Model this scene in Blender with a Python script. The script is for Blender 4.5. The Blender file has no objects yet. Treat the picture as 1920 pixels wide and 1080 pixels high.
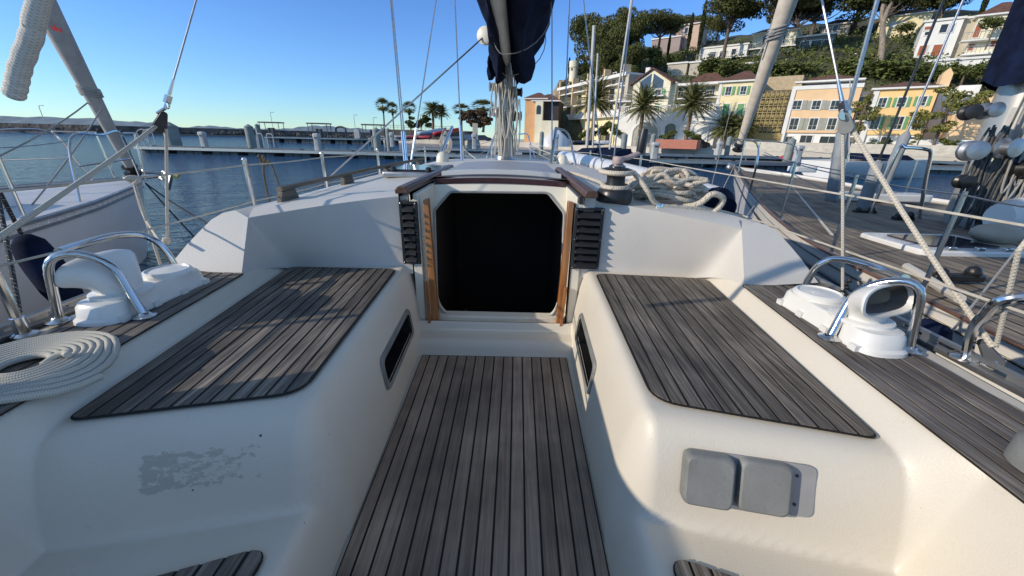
import bpy, math, random
import numpy as np
from mathutils import Vector, Matrix
random.seed(7); np.random.seed(7)
PI=math.pi
SC=bpy.context.scene; COL=SC.collection
# ---------- camera measurements (pixels of the photograph -> points on real planes) ----------
FL=723.0; TH=math.atan(280/723); RHO=.023; CAM=np.array([0,0,1.7])
def _rx(a): c,s=math.cos(a),math.sin(a); return np.array([[1,0,0],[0,c,-s],[0,s,c]])
def _rz(a): c,s=math.cos(a),math.sin(a); return np.array([[c,-s,0],[s,c,0],[0,0,1]])
RM=_rx(PI/2-TH)@_rz(RHO)
def ray(x,y): return RM@np.array([(x-960)/FL,-(y-540)/FL,-1])
def atz(x,y,z): d=ray(x,y); return CAM+d*(z-CAM[2])/d[2]
def aty(x,y,Y): d=ray(x,y); return CAM+d*Y/d[1]
def atx(x,y,X): d=ray(x,y); return CAM+d*X/d[0]
cam=bpy.data.cameras.new('camera'); camo=bpy.data.objects.new('camera',cam); COL.objects.link(camo)
cam.sensor_width=36; cam.lens=FL/1920*36; cam.clip_start=.05; cam.clip_end=6000
camo.matrix_world=Matrix.Translation(Vector(CAM))@Matrix([[*r,0] for r in RM.tolist()]+[[0,0,0,1]])
SC.camera=camo
SC.render.resolution_x=1024; SC.render.resolution_y=576
# ---------- mesh builder ----------
def V(*a): return np.array(a,float)
def nrm(a): a=np.asarray(a,float); n=np.linalg.norm(a); return a/n if n>1e-12 else a
class MB:
    def __init__(s): s.v=[]; s.f=[]; s.uv=[]; s.at=[]; s.cur=0.
    def add(s,vs,fs,uvs=None,at=None):
        o=len(s.v); s.v.extend([tuple(map(float,p)) for p in vs])
        for i,f in enumerate(fs):
            s.f.append(tuple(o+k for k in f)); s.uv.append(uvs[i] if uvs else None); s.at.append(s.cur if at is None else at)
        return s
    def box(s,c,d,R=None):
        c=np.asarray(c,float); d=np.asarray(d,float)/2
        P=[V(x,y,z)*d for z in(-1,1) for y in(-1,1) for x in(-1,1)]
        if R is not None: P=[R@p for p in P]
        return s.add([c+p for p in P],[(0,2,3,1),(4,5,7,6),(0,1,5,4),(2,6,7,3),(0,4,6,2),(1,3,7,5)])
    def bx(s,a,b): a=np.minimum(a,b)*1.;bb=np.maximum(a,b); return s.box((np.asarray(a)+np.asarray(b))/2,np.abs(np.asarray(b)-np.asarray(a)))
    def hexa(s,P): return s.add(P,[(0,2,3,1),(4,5,7,6),(0,1,5,4),(2,6,7,3),(0,4,6,2),(1,3,7,5)])
    def tube(s,path,r,n=8,closed=False,us=None,cap=True,flat=1.,up=None):
        P=[np.asarray(p,float) for p in path]; m=len(P)
        rr=[r]*m if np.isscalar(r) else list(r)
        T=[nrm((P[(i+1)%m]-P[i-1]) if closed else (P[min(i+1,m-1)]-P[max(i-1,0)])) for i in range(m)]
        a=V(0,0,1) if up is None else np.asarray(up,float)
        if abs(np.dot(a,T[0]))>.95: a=V(1,0,0)
        N=nrm(a-np.dot(a,T[0])*T[0]); vs=[];L=0;Ls=[0]
        for i in range(m):
            N=nrm(N-np.dot(N,T[i])*T[i]); B=np.cross(T[i],N)
            for k in range(n):
                t=2*PI*k/n; vs.append(P[i]+rr[i]*(math.cos(t)*N*flat+math.sin(t)*B))
            if i: L+=np.linalg.norm(P[i]-P[i-1]); Ls.append(L)
        fs=[];uvs=[];q=m if closed else m-1
        for i in range(q):
            j=(i+1)%m; v0=Ls[i]; v1=Ls[j] if j else L+np.linalg.norm(P[0]-P[-1])
            for k in range(n):
                k2=(k+1)%n; fs.append((i*n+k,i*n+k2,j*n+k2,j*n+k)); uvs.append(((k/n,v0),((k+1)/n,v0),((k+1)/n,v1),(k/n,v1)))
        if cap and not closed:
            fs.append(tuple(range(n-1,-1,-1))); uvs.append(None); fs.append(tuple(range((m-1)*n,m*n))); uvs.append(None)
        return s.add(vs,fs,uvs)
    def lathe(s,prof,c,R=None,n=20,sy=1.):
        c=np.asarray(c,float); vs=[];m=len(prof)
        for r,z in prof:
            for k in range(n):
                t=2*PI*k/n; p=V(r*math.cos(t),r*math.sin(t)*sy,z); vs.append(c+(R@p if R is not None else p))
        fs=[(i*n+k,i*n+(k+1)%n,(i+1)*n+(k+1)%n,(i+1)*n+k) for i in range(m-1) for k in range(n)]
        if prof[0][0]>1e-5: fs.append(tuple(range(n-1,-1,-1)))
        if prof[-1][0]>1e-5: fs.append(tuple(range((m-1)*n,m*n)))
        return s.add(vs,fs)
    def prism(s,poly,vec):
        n=len(poly); P=[np.asarray(p,float) for p in poly]; vec=np.asarray(vec,float)
        a=sum(np.cross(P[i]-P[0],P[(i+1)%n]-P[0]) for i in range(1,n-1))
        if np.dot(a,vec)>0: P=P[::-1]
        return s.add(P+[p+vec for p in P],[tuple(range(n)),tuple(range(2*n-1,n-1,-1))]+[(i,i+n,(i+1)%n+n,(i+1)%n) for i in range(n)])
    def grid(s,G,closed=False):
        a=len(G);b=len(G[0]); vs=[p for r in G for p in r]
        fs=[(i*b+j,i*b+(j+1)%b,(i+1)*b+(j+1)%b,(i+1)*b+j) for i in range(a-1) for j in range(b if closed else b-1)]
        return s.add(vs,fs)
    def quad(s,a,b,c,d): return s.add([a,b,c,d],[(0,1,2,3)])
    def ball(s,c,r,n=12,sc=(1,1,1)):
        c=np.asarray(c,float); m=n//2; G=[[c+V(math.sin(PI*i/m)*math.cos(2*PI*k/n)*sc[0],math.sin(PI*i/m)*math.sin(2*PI*k/n)*sc[1],math.cos(PI*i/m)*sc[2])*r for k in range(n)] for i in range(m+1)]
        return s.grid(G,True)
    def build(s,name,mat,parent=None,ang=35,bevel=0,thick=0,sub=0):
        me=bpy.data.meshes.new(name); off=np.zeros(3); p=parent
        while p is not None: off+=np.array(p.location); p=p.parent
        me.from_pydata([(a-off[0],b-off[1],c-off[2]) for a,b,c in s.v],[],s.f); me.update()
        if any(u is not None for u in s.uv):
            ul=me.uv_layers.new(name='UVMap'); buf=[]
            for f,u in zip(s.f,s.uv):
                for k in range(len(f)): buf.extend(u[k] if u is not None else (0,0))
            ul.data.foreach_set('uv',buf)
        if any(a!=0 for a in s.at):
            at=me.attributes.new('pr','FLOAT','FACE'); at.data.foreach_set('value',s.at)
        for m in (mat if isinstance(mat,(list,tuple)) else [mat]): me.materials.append(m)
        me.validate()
        if ang: me.shade_smooth(); me.set_sharp_from_angle(angle=math.radians(ang))
        o=bpy.data.objects.new(name,me); COL.objects.link(o)
        if parent is not None: o.parent=parent
        if thick:
            md=o.modifiers.new('thickness','SOLIDIFY'); md.thickness=thick; md.offset=-1
        if bevel:
            md=o.modifiers.new('edge','BEVEL'); md.width=bevel; md.segments=2; md.limit_method='ANGLE'; md.angle_limit=.6; md.harden_normals=False
        if sub:
            md=o.modifiers.new('sub','SUBSURF'); md.levels=sub; md.render_levels=sub
        return o
def root(name,loc,label,cat,group=None):
    o=bpy.data.objects.new(name,None); COL.objects.link(o); o.location=[float(x) for x in loc]; o.empty_display_size=.1
    return tag(o,label,cat,group)
def tag(o,label,cat,group=None):
    o['label']=label; o['category']=cat
    if group: o['group']=group
    return o
def kind(o,k): o['kind']=k; return o
def copy_tree(o,parent=None):
    c=o.copy(); COL.objects.link(c); c.parent=parent
    for ch in [x for x in SC.objects if x.parent==o]: copy_tree(ch,c)
    return c
def dup(o,loc,rz=0,s=1.,label=None):
    c=copy_tree(o); c.location=[float(x) for x in loc]; c.rotation_euler=(0,0,rz); c.scale=(s,s,s) if np.isscalar(s) else s
    if label: c['label']=label
    return c
def spline(pts,n=8,closed=False):
    P=[np.asarray(p,float) for p in pts]; m=len(P); out=[]
    for i in range(m if closed else m-1):
        p0=P[(i-1)%m] if closed or i>0 else 2*P[0]-P[1]; p1=P[i]; p2=P[(i+1)%m]; p3=P[(i+2)%m] if closed or i<m-2 else 2*P[-1]-P[-2]
        for k in range(n):
            t=k/n; out.append(.5*((2*p1)+(-p0+p2)*t+(2*p0-5*p1+4*p2-p3)*t*t+(-p0+3*p1-3*p2+p3)*t**3))
    if not closed: out.append(P[-1])
    return out
def sag(a,b,d,n=10):
    a=np.asarray(a,float);b=np.asarray(b,float); return [a+(b-a)*t-V(0,0,4*d*t*(1-t)) for t in np.linspace(0,1,n)]
def Rz(a): return _rz(a)
def Rx(a): return _rx(a)
def Ry(a): c,s=math.cos(a),math.sin(a); return np.array([[c,0,s],[0,1,0],[-s,0,c]])
def Rdir(d):   # rotation whose z axis is d
    z=nrm(d); a=V(0,1,0) if abs(z[1])<.9 else V(1,0,0); x=nrm(np.cross(a,z)); y=np.cross(z,x); return np.array([x,y,z]).T
# ---------- materials ----------
def nt(name):
    m=bpy.data.materials.new(name); m.use_nodes=True; t=m.node_tree; b=t.nodes['Principled BSDF']; return m,t,b
def nd(t,ty,**k):
    n=t.nodes.new(ty)
    for a,v in k.items():
        if a.startswith('i_'):
            key=a[2:]; n.inputs[int(key) if key.isdigit() else key.replace('_',' ')].default_value=v
        else: setattr(n,a,v)
    return n
def ramp(t,src,a,b,p0=0.,p1=1.,mid=None):
    r=nd(t,'ShaderNodeValToRGB'); e=r.color_ramp.elements; e[0].position=p0; e[1].position=p1; e[0].color=(*a,1); e[1].color=(*b,1)
    if mid: x=e.new(mid[0]); x.color=(*mid[1],1)
    t.links.new(src,r.inputs[0]); return r.outputs[0]
def mixc(t,f,a,b,mode='MIX'):
    n=nd(t,'ShaderNodeMix',data_type='RGBA',blend_type=mode)
    for i,x in ((0,f),(6,a),(7,b)):
        if hasattr(x,'links'): t.links.new(x,n.inputs[i])
        else: n.inputs[i].default_value=x if i==0 else (*x,1)
    return n.outputs[2]
def math_(t,op,a,b=0.,c=None):
    n=nd(t,'ShaderNodeMath',operation=op)
    for i,x in enumerate((a,b) if c is None else (a,b,c)):
        if hasattr(x,'links'): t.links.new(x,n.inputs[i])
        else: n.inputs[i].default_value=x
    return n.outputs[0]
def coords(t,sc=(1,1,1),kind_='Object'):
    c=nd(t,'ShaderNodeTexCoord'); m=nd(t,'ShaderNodeMapping'); m.inputs['Scale'].default_value=sc
    t.links.new(c.outputs[kind_],m.inputs[0]); return m.outputs[0]
def noise(t,co,s,d=3,r=.55):
    n=nd(t,'ShaderNodeTexNoise'); n.inputs['Scale'].default_value=s; n.inputs['Detail'].default_value=d; n.inputs['Roughness'].default_value=r
    t.links.new(co,n.inputs['Vector']); return n.outputs[0]
def bump(t,b,h,st,dist=.01):
    n=nd(t,'ShaderNodeBump'); n.inputs['Strength'].default_value=st; n.inputs['Distance'].default_value=dist
    t.links.new(h,n.inputs['Height']); t.links.new(n.outputs[0],b.inputs['Normal']); return n
def mat(name,c,rough=.6,metal=0.,var=.15,vs=3.,bs=0,bst=.3,bd=.004,coat=0,stretch=(1,1,1),dirt=0):
    m,t,b=nt(name); co=coords(t,stretch); c=np.array(c)
    n=noise(t,co,vs,4); col=ramp(t,n,tuple(c*(1-var)),tuple(np.minimum(c*(1+var),1)),.3,.7)
    if dirt:
        n2=noise(t,co,vs*4,6,.7); f=ramp(t,n2,(0,0,0),(1,1,1),.52,.72); f2=math_(t,'MULTIPLY',f,dirt); col=mixc(t,f2,col,tuple(c*.45))
    t.links.new(col,b.inputs['Base Color']); b.inputs['Roughness'].default_value=rough; b.inputs['Metallic'].default_value=metal
    b.inputs['Coat Weight'].default_value=coat
    if bs: bump(t,b,noise(t,co,bs,3),bst,bd)
    return m
def teak(name,c0,c1,c2,gs=1.,seed=0,knots=.0,axis=1):
    m,t,b=nt(name)
    at=nd(t,'ShaderNodeAttribute',attribute_name='pr')
    sc=[150*gs,150*gs,150*gs]; sc[axis]=4.2*gs; co=coords(t,tuple(sc))
    ad=nd(t,'ShaderNodeVectorMath',operation='ADD'); cx=nd(t,'ShaderNodeCombineXYZ'); k=math_(t,'MULTIPLY',at.outputs['Fac'],137.)
    t.links.new(k,cx.inputs[axis]); t.links.new(co,ad.inputs[0]); t.links.new(cx.outputs[0],ad.inputs[1]); co=ad.outputs[0]
    g=noise(t,co,1.,6,.7); g2=noise(t,coords(t,(4,4,4)),1.,3)
    g5=noise(t,coords(t,(48*gs,1.6*gs,48*gs)),1.,4,.7); g=math_(t,'ADD',math_(t,'MULTIPLY',g,.65),math_(t,'MULTIPLY',g5,.35)); col=ramp(t,g,c0,c2,.34,.68,(.49,c1)); 
    pv=nd(t,'ShaderNodeHueSaturation'); vv=math_(t,'MULTIPLY_ADD',at.outputs['Fac'],.40,.80); t.links.new(vv,pv.inputs['Value']); t.links.new(col,pv.inputs['Color']); pv.inputs['Saturation'].default_value=1.
    dk=ramp(t,g2,(.55,.55,.56),(1.15,1.12,1.08),.3,.7); col=mixc(t,1.,pv.outputs[0],dk,'MULTIPLY')
    t.links.new(col,b.inputs['Base Color']); b.inputs['Roughness'].default_value=.72; b.inputs['Specular IOR Level'].default_value=.35
    bump(t,b,g,.9,.0025); return m
def ropem(name,c,fl=(.1,.12,.2),turns=2,pitch=70,fleck=0,fuzz=1.,hair=0):
    m,t,b=nt(name); tc=nd(t,'ShaderNodeTexCoord'); sp=nd(t,'ShaderNodeSeparateXYZ'); t.links.new(tc.outputs['UV'],sp.inputs[0])
    u=math_(t,'MULTIPLY',sp.outputs[0],turns*2*PI); v=math_(t,'MULTIPLY',sp.outputs[1],pitch*2*PI)
    w1=math_(t,'SINE',math_(t,'ADD',u,v)); w2=math_(t,'SINE',math_(t,'SUBTRACT',u,v)); h=math_(t,'MAXIMUM',w1,w2)
    col=ramp(t,math_(t,'MULTIPLY_ADD',h,.5,.5),tuple(np.array(c)*.62),c,.1,.7)
    n=noise(t,coords(t),9,3); col=mixc(t,math_(t,'MULTIPLY',n,.5),col,tuple(np.array(c)*.7))
    if fleck:
        f=math_(t,'SINE',math_(t,'ADD',math_(t,'MULTIPLY',sp.outputs[1],fleck),math_(t,'MULTIPLY',sp.outputs[0],4*PI)))
        f=math_(t,'GREATER_THAN',f,.93); n3=math_(t,'GREATER_THAN',noise(t,coords(t),70),.5); col=mixc(t,math_(t,'MULTIPLY',f,n3),col,fl)
    t.links.new(col,b.inputs['Base Color']); b.inputs['Roughness'].default_value=.9
    if hair: h=math_(t,'MULTIPLY_ADD',noise(t,coords(t),420,3),2.5,h)
    bump(t,b,h,.45*fuzz,.0016); return m
TEAK_SOLE=teak('teak_sole',(.19,.14,.105),(.31,.24,.185),(.42,.34,.27))
TEAK_SEAT=teak('teak_seat',(.04,.034,.029),(.135,.118,.10),(.33,.295,.26))
TEAK_DECK=teak('teak_deck',(.05,.043,.038),(.155,.136,.12),(.34,.305,.27))
TEAK_NEIGHBOUR=teak('teak_neighbour',(.09,.07,.05),(.24,.195,.145),(.42,.35,.27),.6)
CAULK=mat('caulk',(.005,.005,.005),.7)
STEEL=mat('stainless_steel',(.62,.62,.62),.16,1.,.08,6)
GALV=mat('dull_metal',(.42,.42,.42),.38,.9,.15,12)
WIRE=mat('wire_rope',(.38,.38,.39),.35,.9,.2,40)
BLACK=mat('black_plastic',(.018,.019,.021),.42,0,.3,10)
DARKM=mat('black_anodised',(.035,.034,.034),.33,.5,.3,14)
GREYP=mat('grey_plastic',(.20,.205,.195),.6,0,.22,9,bs=150,bst=.15,dirt=.4)
GREY_SHADOW_TRIM=mat('grey_shadow_trim',(.27,.27,.27),.6,0,.1,18)
PVCW=mat('white_vent_plastic',(.74,.73,.69),.28,0,.06,5,dirt=.12)
VARN=mat('varnished_teak',(.36,.15,.05),.3,0,.35,3,stretch=(20,20,1.2),coat=.5)
DARKTEAK=mat('dark_teak',(.10,.052,.032),.42,0,.4,3,stretch=(20,1.2,20))
OLDTEAK=mat('old_teak',(.17,.14,.10),.8,0,.35,3,stretch=(30,1.5,30),bs=40)
ALU=mat('painted_mast',(.56,.53,.47),.5,.05,.12,3,dirt=.3)
NAVY=mat('navy_canvas',(.006,.011,.032),.95,0,.5,7,bs=60,bst=.3); NAVY.node_tree.nodes['Principled BSDF'].inputs['Specular IOR Level'].default_value=.15
ROPE=ropem('rope_cream',(.62,.56,.46),turns=2,pitch=95)
ROPE_FLECK=ropem('rope_cream_flecked',(.66,.58,.46),turns=2,pitch=90,fleck=230)
ROPE_GREY=ropem('rope_grey',(.36,.35,.33),turns=2,pitch=100)
ROPE_MAST=ropem('rope_weathered',(.52,.49,.42),turns=2,pitch=100)
ROPE_DARK=ropem('rope_black',(.04,.04,.045),turns=2,pitch=40,fleck=260,fl=(.6,.6,.55))
ROPE_COIL=ropem('rope_white_grey',(.56,.54,.47),turns=3,pitch=220,fuzz=.5)
GEL=mat('gelcoat_white',(.70,.69,.66),.3,0,.04,2,coat=.3)
CREAMW=mat('cream_paint',(.74,.70,.58),.4,0,.07,3,dirt=.15)
# cockpit gelcoat: cream nonskid with an old glue patch left by a removed plate, drill holes and scuffs
def gel_cockpit():
    m,t,b=nt('gelcoat_cockpit'); co=coords(t); 
    n=noise(t,co,1.6,4); col=ramp(t,n,(.60,.548,.455),(.68,.635,.545),.3,.7)
    n2=noise(t,coords(t),22,6,.75); f=ramp(t,n2,(0,0,0),(1,1,1),.62,.8); col=mixc(t,math_(t,'MULTIPLY',f,.5),col,(.38,.32,.22)); n4=noise(t,coords(t),3.2,6,.7); f4=ramp(t,n4,(0,0,0),(1,1,1),.5,.75); col=mixc(t,math_(t,'MULTIPLY',f4,.35),col,(.58,.50,.36))
    sp=nd(t,'ShaderNodeSeparateXYZ'); t.links.new(co,sp.inputs[0]); X,Y,Z=sp.outputs
    def inr(o,a,c_,s): return math_(t,'MULTIPLY',math_(t,'GREATER_THAN',o,a),math_(t,'LESS_THAN',o,c_))
    # residue: strong at the left end, streaky to the right
    tb=Z
    box1=math_(t,'MULTIPLY',math_(t,'MULTIPLY',inr(X,GX0,GX1,0),inr(tb,GZ0,GZ1,0)),math_(t,'LESS_THAN',Y,-1.15))
    ed=noise(t,coords(t,(26,26,40)),1.,3); g=noise(t,coords(t,(38,38,75)),1.,5,.75)
    dX=math_(t,'ABSOLUTE',math_(t,'SUBTRACT',X,(GX0+GX1)/2)); dZ=math_(t,'ABSOLUTE',math_(t,'SUBTRACT',Z,(GZ0+GZ1)/2))
    ex=math_(t,'ADD',math_(t,'MAXIMUM',math_(t,'SUBTRACT',dX,(GX1-GX0)/2-.016),0.),math_(t,'MAXIMUM',math_(t,'SUBTRACT',dZ,(GZ1-GZ0)/2-.012),0.)); g=math_(t,'SUBTRACT',g,math_(t,'MULTIPLY',math_(t,'MULTIPLY',ex,ed),26.))
    fall=nd(t,'ShaderNodeMapRange'); t.links.new(X,fall.inputs[0]); fall.inputs[1].default_value=GX0; fall.inputs[2].default_value=GX1; fall.inputs[3].default_value=.42; fall.inputs[4].default_value=.58
    msk=math_(t,'GREATER_THAN',g,fall.outputs[0]); msk=math_(t,'MULTIPLY',msk,box1)
    col=mixc(t,math_(t,'MULTIPLY',msk,.5),col,(.27,.27,.22))
    vo=nd(t,'ShaderNodeTexVoronoi',i_Scale=30.); t.links.new(co,vo.inputs['Vector']); dots=math_(t,'LESS_THAN',vo.outputs[0],.10)
    big=math_(t,'MULTIPLY',math_(t,'MULTIPLY',inr(X,GX0-.03,GX1,0),inr(tb,GZ0-.015,GZ1+.01,0)),math_(t,'LESS_THAN',Y,-1.15))
    col=mixc(t,math_(t,'MULTIPLY',dots,big),col,(.06,.06,.06))
    vo2=nd(t,'ShaderNodeTexVoronoi',i_Scale=9.); t.links.new(co,vo2.inputs['Vector']); d2=math_(t,'LESS_THAN',vo2.outputs[0],.022); col=mixc(t,math_(t,'MULTIPLY',d2,.6),col,(.15,.13,.1))
    t.links.new(col,b.inputs['Base Color']); b.inputs['Roughness'].default_value=.42
    bump(t,b,noise(t,co,230,3),.42,.002); return m
GX0,GX1,GZ0,GZ1=-.787,-.515,.893,.992
GELC=gel_cockpit()
def gel_nonskid():
    m,t,b=nt('gelcoat_roof'); co=coords(t); n=noise(t,co,2.5,4); col=ramp(t,n,(.56,.54,.50),(.64,.615,.57),.3,.7)
    n2=noise(t,co,30,6,.75); f=ramp(t,n2,(0,0,0),(1,1,1),.6,.8); col=mixc(t,math_(t,'MULTIPLY',f,.25),col,(.36,.33,.28))
    t.links.new(col,b.inputs['Base Color']); b.inputs['Roughness'].default_value=.5
    bump(t,b,noise(t,co,170,2),.4,.002); return m
GELR=gel_nonskid()
# ======================= OUR SAILBOAT =======================
XC=-.085
boat=root('sailboat',(XC,2.,0),'white sailboat with grey teak cockpit, open companionway and furled navy mainsail, filling the whole front','sailboat')
def hs_(Y): return .474+.045*(Y-.85)      # inner edge of seat teak
def ho_(Y): return .97+.09*(Y-.74)        # outer edge of seat teak
def hf_(Y): return .372+.02*(Y-.68)       # floor half width
def hd_(Y): return 1.0+.09*(Y-.55)        # inner edge of side deck teak
def sm(t): t=np.clip(t,0,1); return t*t*(3-2*t)
def czone(h,Y):
    z0=.6
    def S(d,W,H):
        t=np.clip(d/W,0,1); return H*(1-(1-t)**3.3)
    def region(d1,d2,R):
        if d1<R and d2<R: return R-math.hypot(R-d1,R-d2)
        return min(d1,d2)
    # upper seat
    d1=h-(hs_(Y)-.105); d2=(Y-(.80-.22*(h-.5)-.125))*.97*.62
    d=region(d1,d2,.10); zh=S(d,.105,.445)
    dl=h-(hs_(Y)-.09); zl=S(dl,.075,.195)
    dl2=(Y-1.80)*1.; zf=S(dl2,.06,.085)+ .05*float(sm((Y-1.925)/.03))
    k=.012; z=math.log(math.exp(zh/k)+math.exp(zl/k)+math.exp(zf/k)-2)*k if max(zh,zl,zf)>1e-6 else 0.
    z=min(z,.47); z+=z0
    t=float(sm((h-(ho_(Y)+.012))/(.05+ (1.06-z)*.12))); z=z*(1-t)+1.113*t
    return z
def cockpit():
    m=MB(); p0=hs_(1.)-.105
    hs=[0,.15,.28,.33,.35,.358,.364,.368]+[p0+.115*u*u for u in np.linspace(0,1,54)]+list(np.linspace(.50,.60,18))+list(np.linspace(.64,.95,10))+list(np.linspace(.955,1.12,44))+[1.16,1.2,1.3,1.38]
    Ys=list(np.linspace(.1,.5,10))+list(np.linspace(.51,.95,60))+list(np.linspace(.96,1.78,74))+list(np.linspace(1.79,2.02,36))
    H=sorted(set([-x for x in hs]+hs)); nh=len(H)
    def X(h,Y): a=abs(h); return math.copysign(a+(Y-1)*float(np.interp(a,[0,.28,.35,.5,.95,1.1],[0,0,.045,.045,.09,.09])),h) if a else 0.
    vs=[];ok=[]
    for Y in Ys:
        for h in H:
            x=X(h,Y); z=czone(abs(x),Y)
            if abs(x)<hf_(Y)-.0 and Y<1.79: z=.6
            vs.append(V(XC+x,Y,z))
    fs=[]
    for i in range(len(Ys)-1):
        for j in range(nh-1):
            q=(i*nh+j,i*nh+j+1,(i+1)*nh+j+1,(i+1)*nh+j); c=sum(vs[k] for k in q)/4
            h=abs(c[0]-XC)
            if PK[0]<c[1]<PK[1] and PK[2]<c[2]<PK[3] and h<.5: continue
            if c[1]>1.955 and h<.41 : continue
            fs.append(q)
    m.add(vs,fs); return m
PK=(1.29,1.75,.77,.88)
cockpit().build('cockpit_moulding',GELC,boat,ang=70)
# teak panels: planks clipped to an outline, over a black caulk bed
def clip(poly,a,b,c):   # keep a*x+b*y<=c
    out=[]
    for i in range(len(poly)):
        p,q=poly[i],poly[(i+1)%len(poly)]; dp=a*p[0]+b*p[1]-c; dq=a*q[0]+b*q[1]-c
        if dp<=0: out.append(p)
        if dp*dq<0: t=dp/(dp-dq); out.append((p[0]+(q[0]-p[0])*t,p[1]+(q[1]-p[1])*t))
    return out
def rounded(pts,r,n=6):
    out=[];m=len(pts)
    for i in range(m):
        p=V(*pts[i]);a=nrm(V(*pts[i-1])-p);b=nrm(V(*pts[(i+1)%m])-p); R=r[i] if hasattr(r,'__len__') else r
        if R<=0: out.append(tuple(p)); continue
        for k in range(n+1):
            t=k/n; out.append(tuple((p+a*R)*(1-t)**2+p*2*t*(1-t)+(p+b*R)*t*t))
    return out
def panel(name,poly,z,lines,mat_,seam=.005,th=.006,parent=None,bed=True,zf=None):
    """poly: outline; lines: list of ((x,y),(x,y)) seam lines ordered from one side to the other"""
    m=MB(); zf=zf or (lambda x,y:z)
    def half(L,s):
        (x0,y0),(x1,y1)=L; nx,ny=(y1-y0),-(x1-x0); l=math.hypot(nx,ny); nx/=l;ny/=l
        if nx<0: nx,ny=-nx,-ny
        c=nx*x0+ny*y0; return (nx,ny,c-seam/2) if s<0 else (-nx,-ny,-(c+seam/2))
    for i in range(len(lines)-1):
        P=clip(poly,*half(lines[i],1)); P=clip(P,*half(lines[i+1],-1)) if len(P)>2 else P
        if len(P)<3: continue
        m.cur=random.random()*.999+.001; dz=random.uniform(-.0006,.0006)
        m.prism([V(x,y,zf(x,y)+dz-th) for x,y in P],V(0,0,th))
    o=m.build(name,mat_,parent,ang=30)
    if bed:
        c=V(*np.mean(np.array(poly),0)); b=MB(); b.prism([V(x+(x-c[0])*.012,y+(y-c[1])*.008,zf(x,y)-.006) for x,y in poly],V(0,0,.0035)); b.build('caulking',CAULK,o,ang=30)
    return o
def L2(fa,fb,n,y0,y1,s=1): # n+1 seam lines between edges fa(Y) and fb(Y)
    return [((XC+s*(fa(y0)+(fb(y0)-fa(y0))*k/n),y0),(XC+s*(fa(y1)+(fb(y1)-fa(y1))*k/n),y1)) for k in range(n+1)]
# sole
fl=lambda Y:-(hf_(Y)+.0); fr=lambda Y:hf_(Y)+.0
sole=[(XC-hf_(.1)+.01,.1),(XC+hf_(.1)-.01,.1),(XC+hf_(1.795)-.012,1.792),(XC-hf_(1.795)+.012,1.787)]
panel('teak_sole',sole,.612,L2(fl,fr,16,.1,1.8),TEAK_SOLE,.0068,.008,boat)
for s in (-1,1):
    def ord_(L): return L if s>0 else L[::-1]
    a=[(XC+s*hs_(.855),.862),(XC+s*hs_(1.9),1.905),(XC+s*ho_(1.87),1.862 if s>0 else 1.9),(XC+s*ho_(.735),.735)]
    panel('seat_panel',rounded(a,[.07,.045,.05,.03]),1.056,ord_(L2(hs_,ho_,12,.7,1.95,s)),TEAK_SEAT,.0078,.006,boat)
    a=[(XC+s*.455,.1),(XC+s*.465,.617),(XC+s*.95,.44),(XC+s*.93,.1)]
    panel('lower_seat_panel',rounded(a,[.0,.05,.03,0]),.806,ord_(L2(lambda Y:.45+.02*Y,lambda Y:.96+.02*Y,12,.1,.7,s)),TEAK_SEAT,.0078,.006,boat)
    a=[(XC+s*hd_(.2),.2),(XC+s*hd_(1.56),1.575),(XC+s*(hd_(1.56)+.24),1.54),(XC+s*1.43,1.2),(XC+s*1.42,.2)]
    a=[(XC+s*(hd_(.2)+.004),.2),(XC+s*(hd_(1.62)+.004),1.60),(XC+s*1.33,1.60),(XC+s*1.29,.2)]
    panel('side_deck_panel',rounded(a,[.0,.01,.02,0]),1.123,ord_(L2(lambda Y:hd_(Y)+.0,lambda Y:hd_(Y)+.42,9,.2,1.7,s)),TEAK_DECK,.0078,.006,boat)
# recessed lockers in the footwell walls
for s in (-1,1):
    m=MB(); y0,y1,z0,z1=PK; xi=lambda z:XC+s*(.40+.0*z)
    def wx(Y,z):   # wall surface x at height z
        lo,hi=.33,.55
        for _ in range(30):
            md=(lo+hi)/2
            if czone(md,Y)<z: lo=md
            else: hi=md
        return XC+s*lo
    def pt(Y,z,d=0.): return V(wx(Y,z)-s*d,Y,z)
    def ring(y0,y1,z0,z1,r,d): 
        return [pt(Y,z,d) for Y,z in rounded([(y0,z0),(y1,z0),(y1,z1),(y0,z1)],r,4)]
    Ro=ring(y0-.022,y1+.022,z0-.02,z1+.02,.035,.002); Rp=ring(y0-.018,y1+.018,z0-.016,z1+.016,.035,.011); Ri=ring(y0+.002,y1-.002,z0+.002,z1-.002,.03,.008)
    Rb=[p+V(s*.16,0,0) for p in Ri]
    m.grid([Ro,Rp,Ri],True); fr_=m.build('locker_recess',GREYP,boat,ang=40); m=MB(); m.grid([Ri,Rb],True); m.build('recess_side',DARKM,fr_)
    b=MB(); b.add([p-V(s*.03,0,0) for p in Rb],[tuple(range(len(Rb)))]); b.build('recess_back',BLACK,fr_,ang=0)
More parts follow.
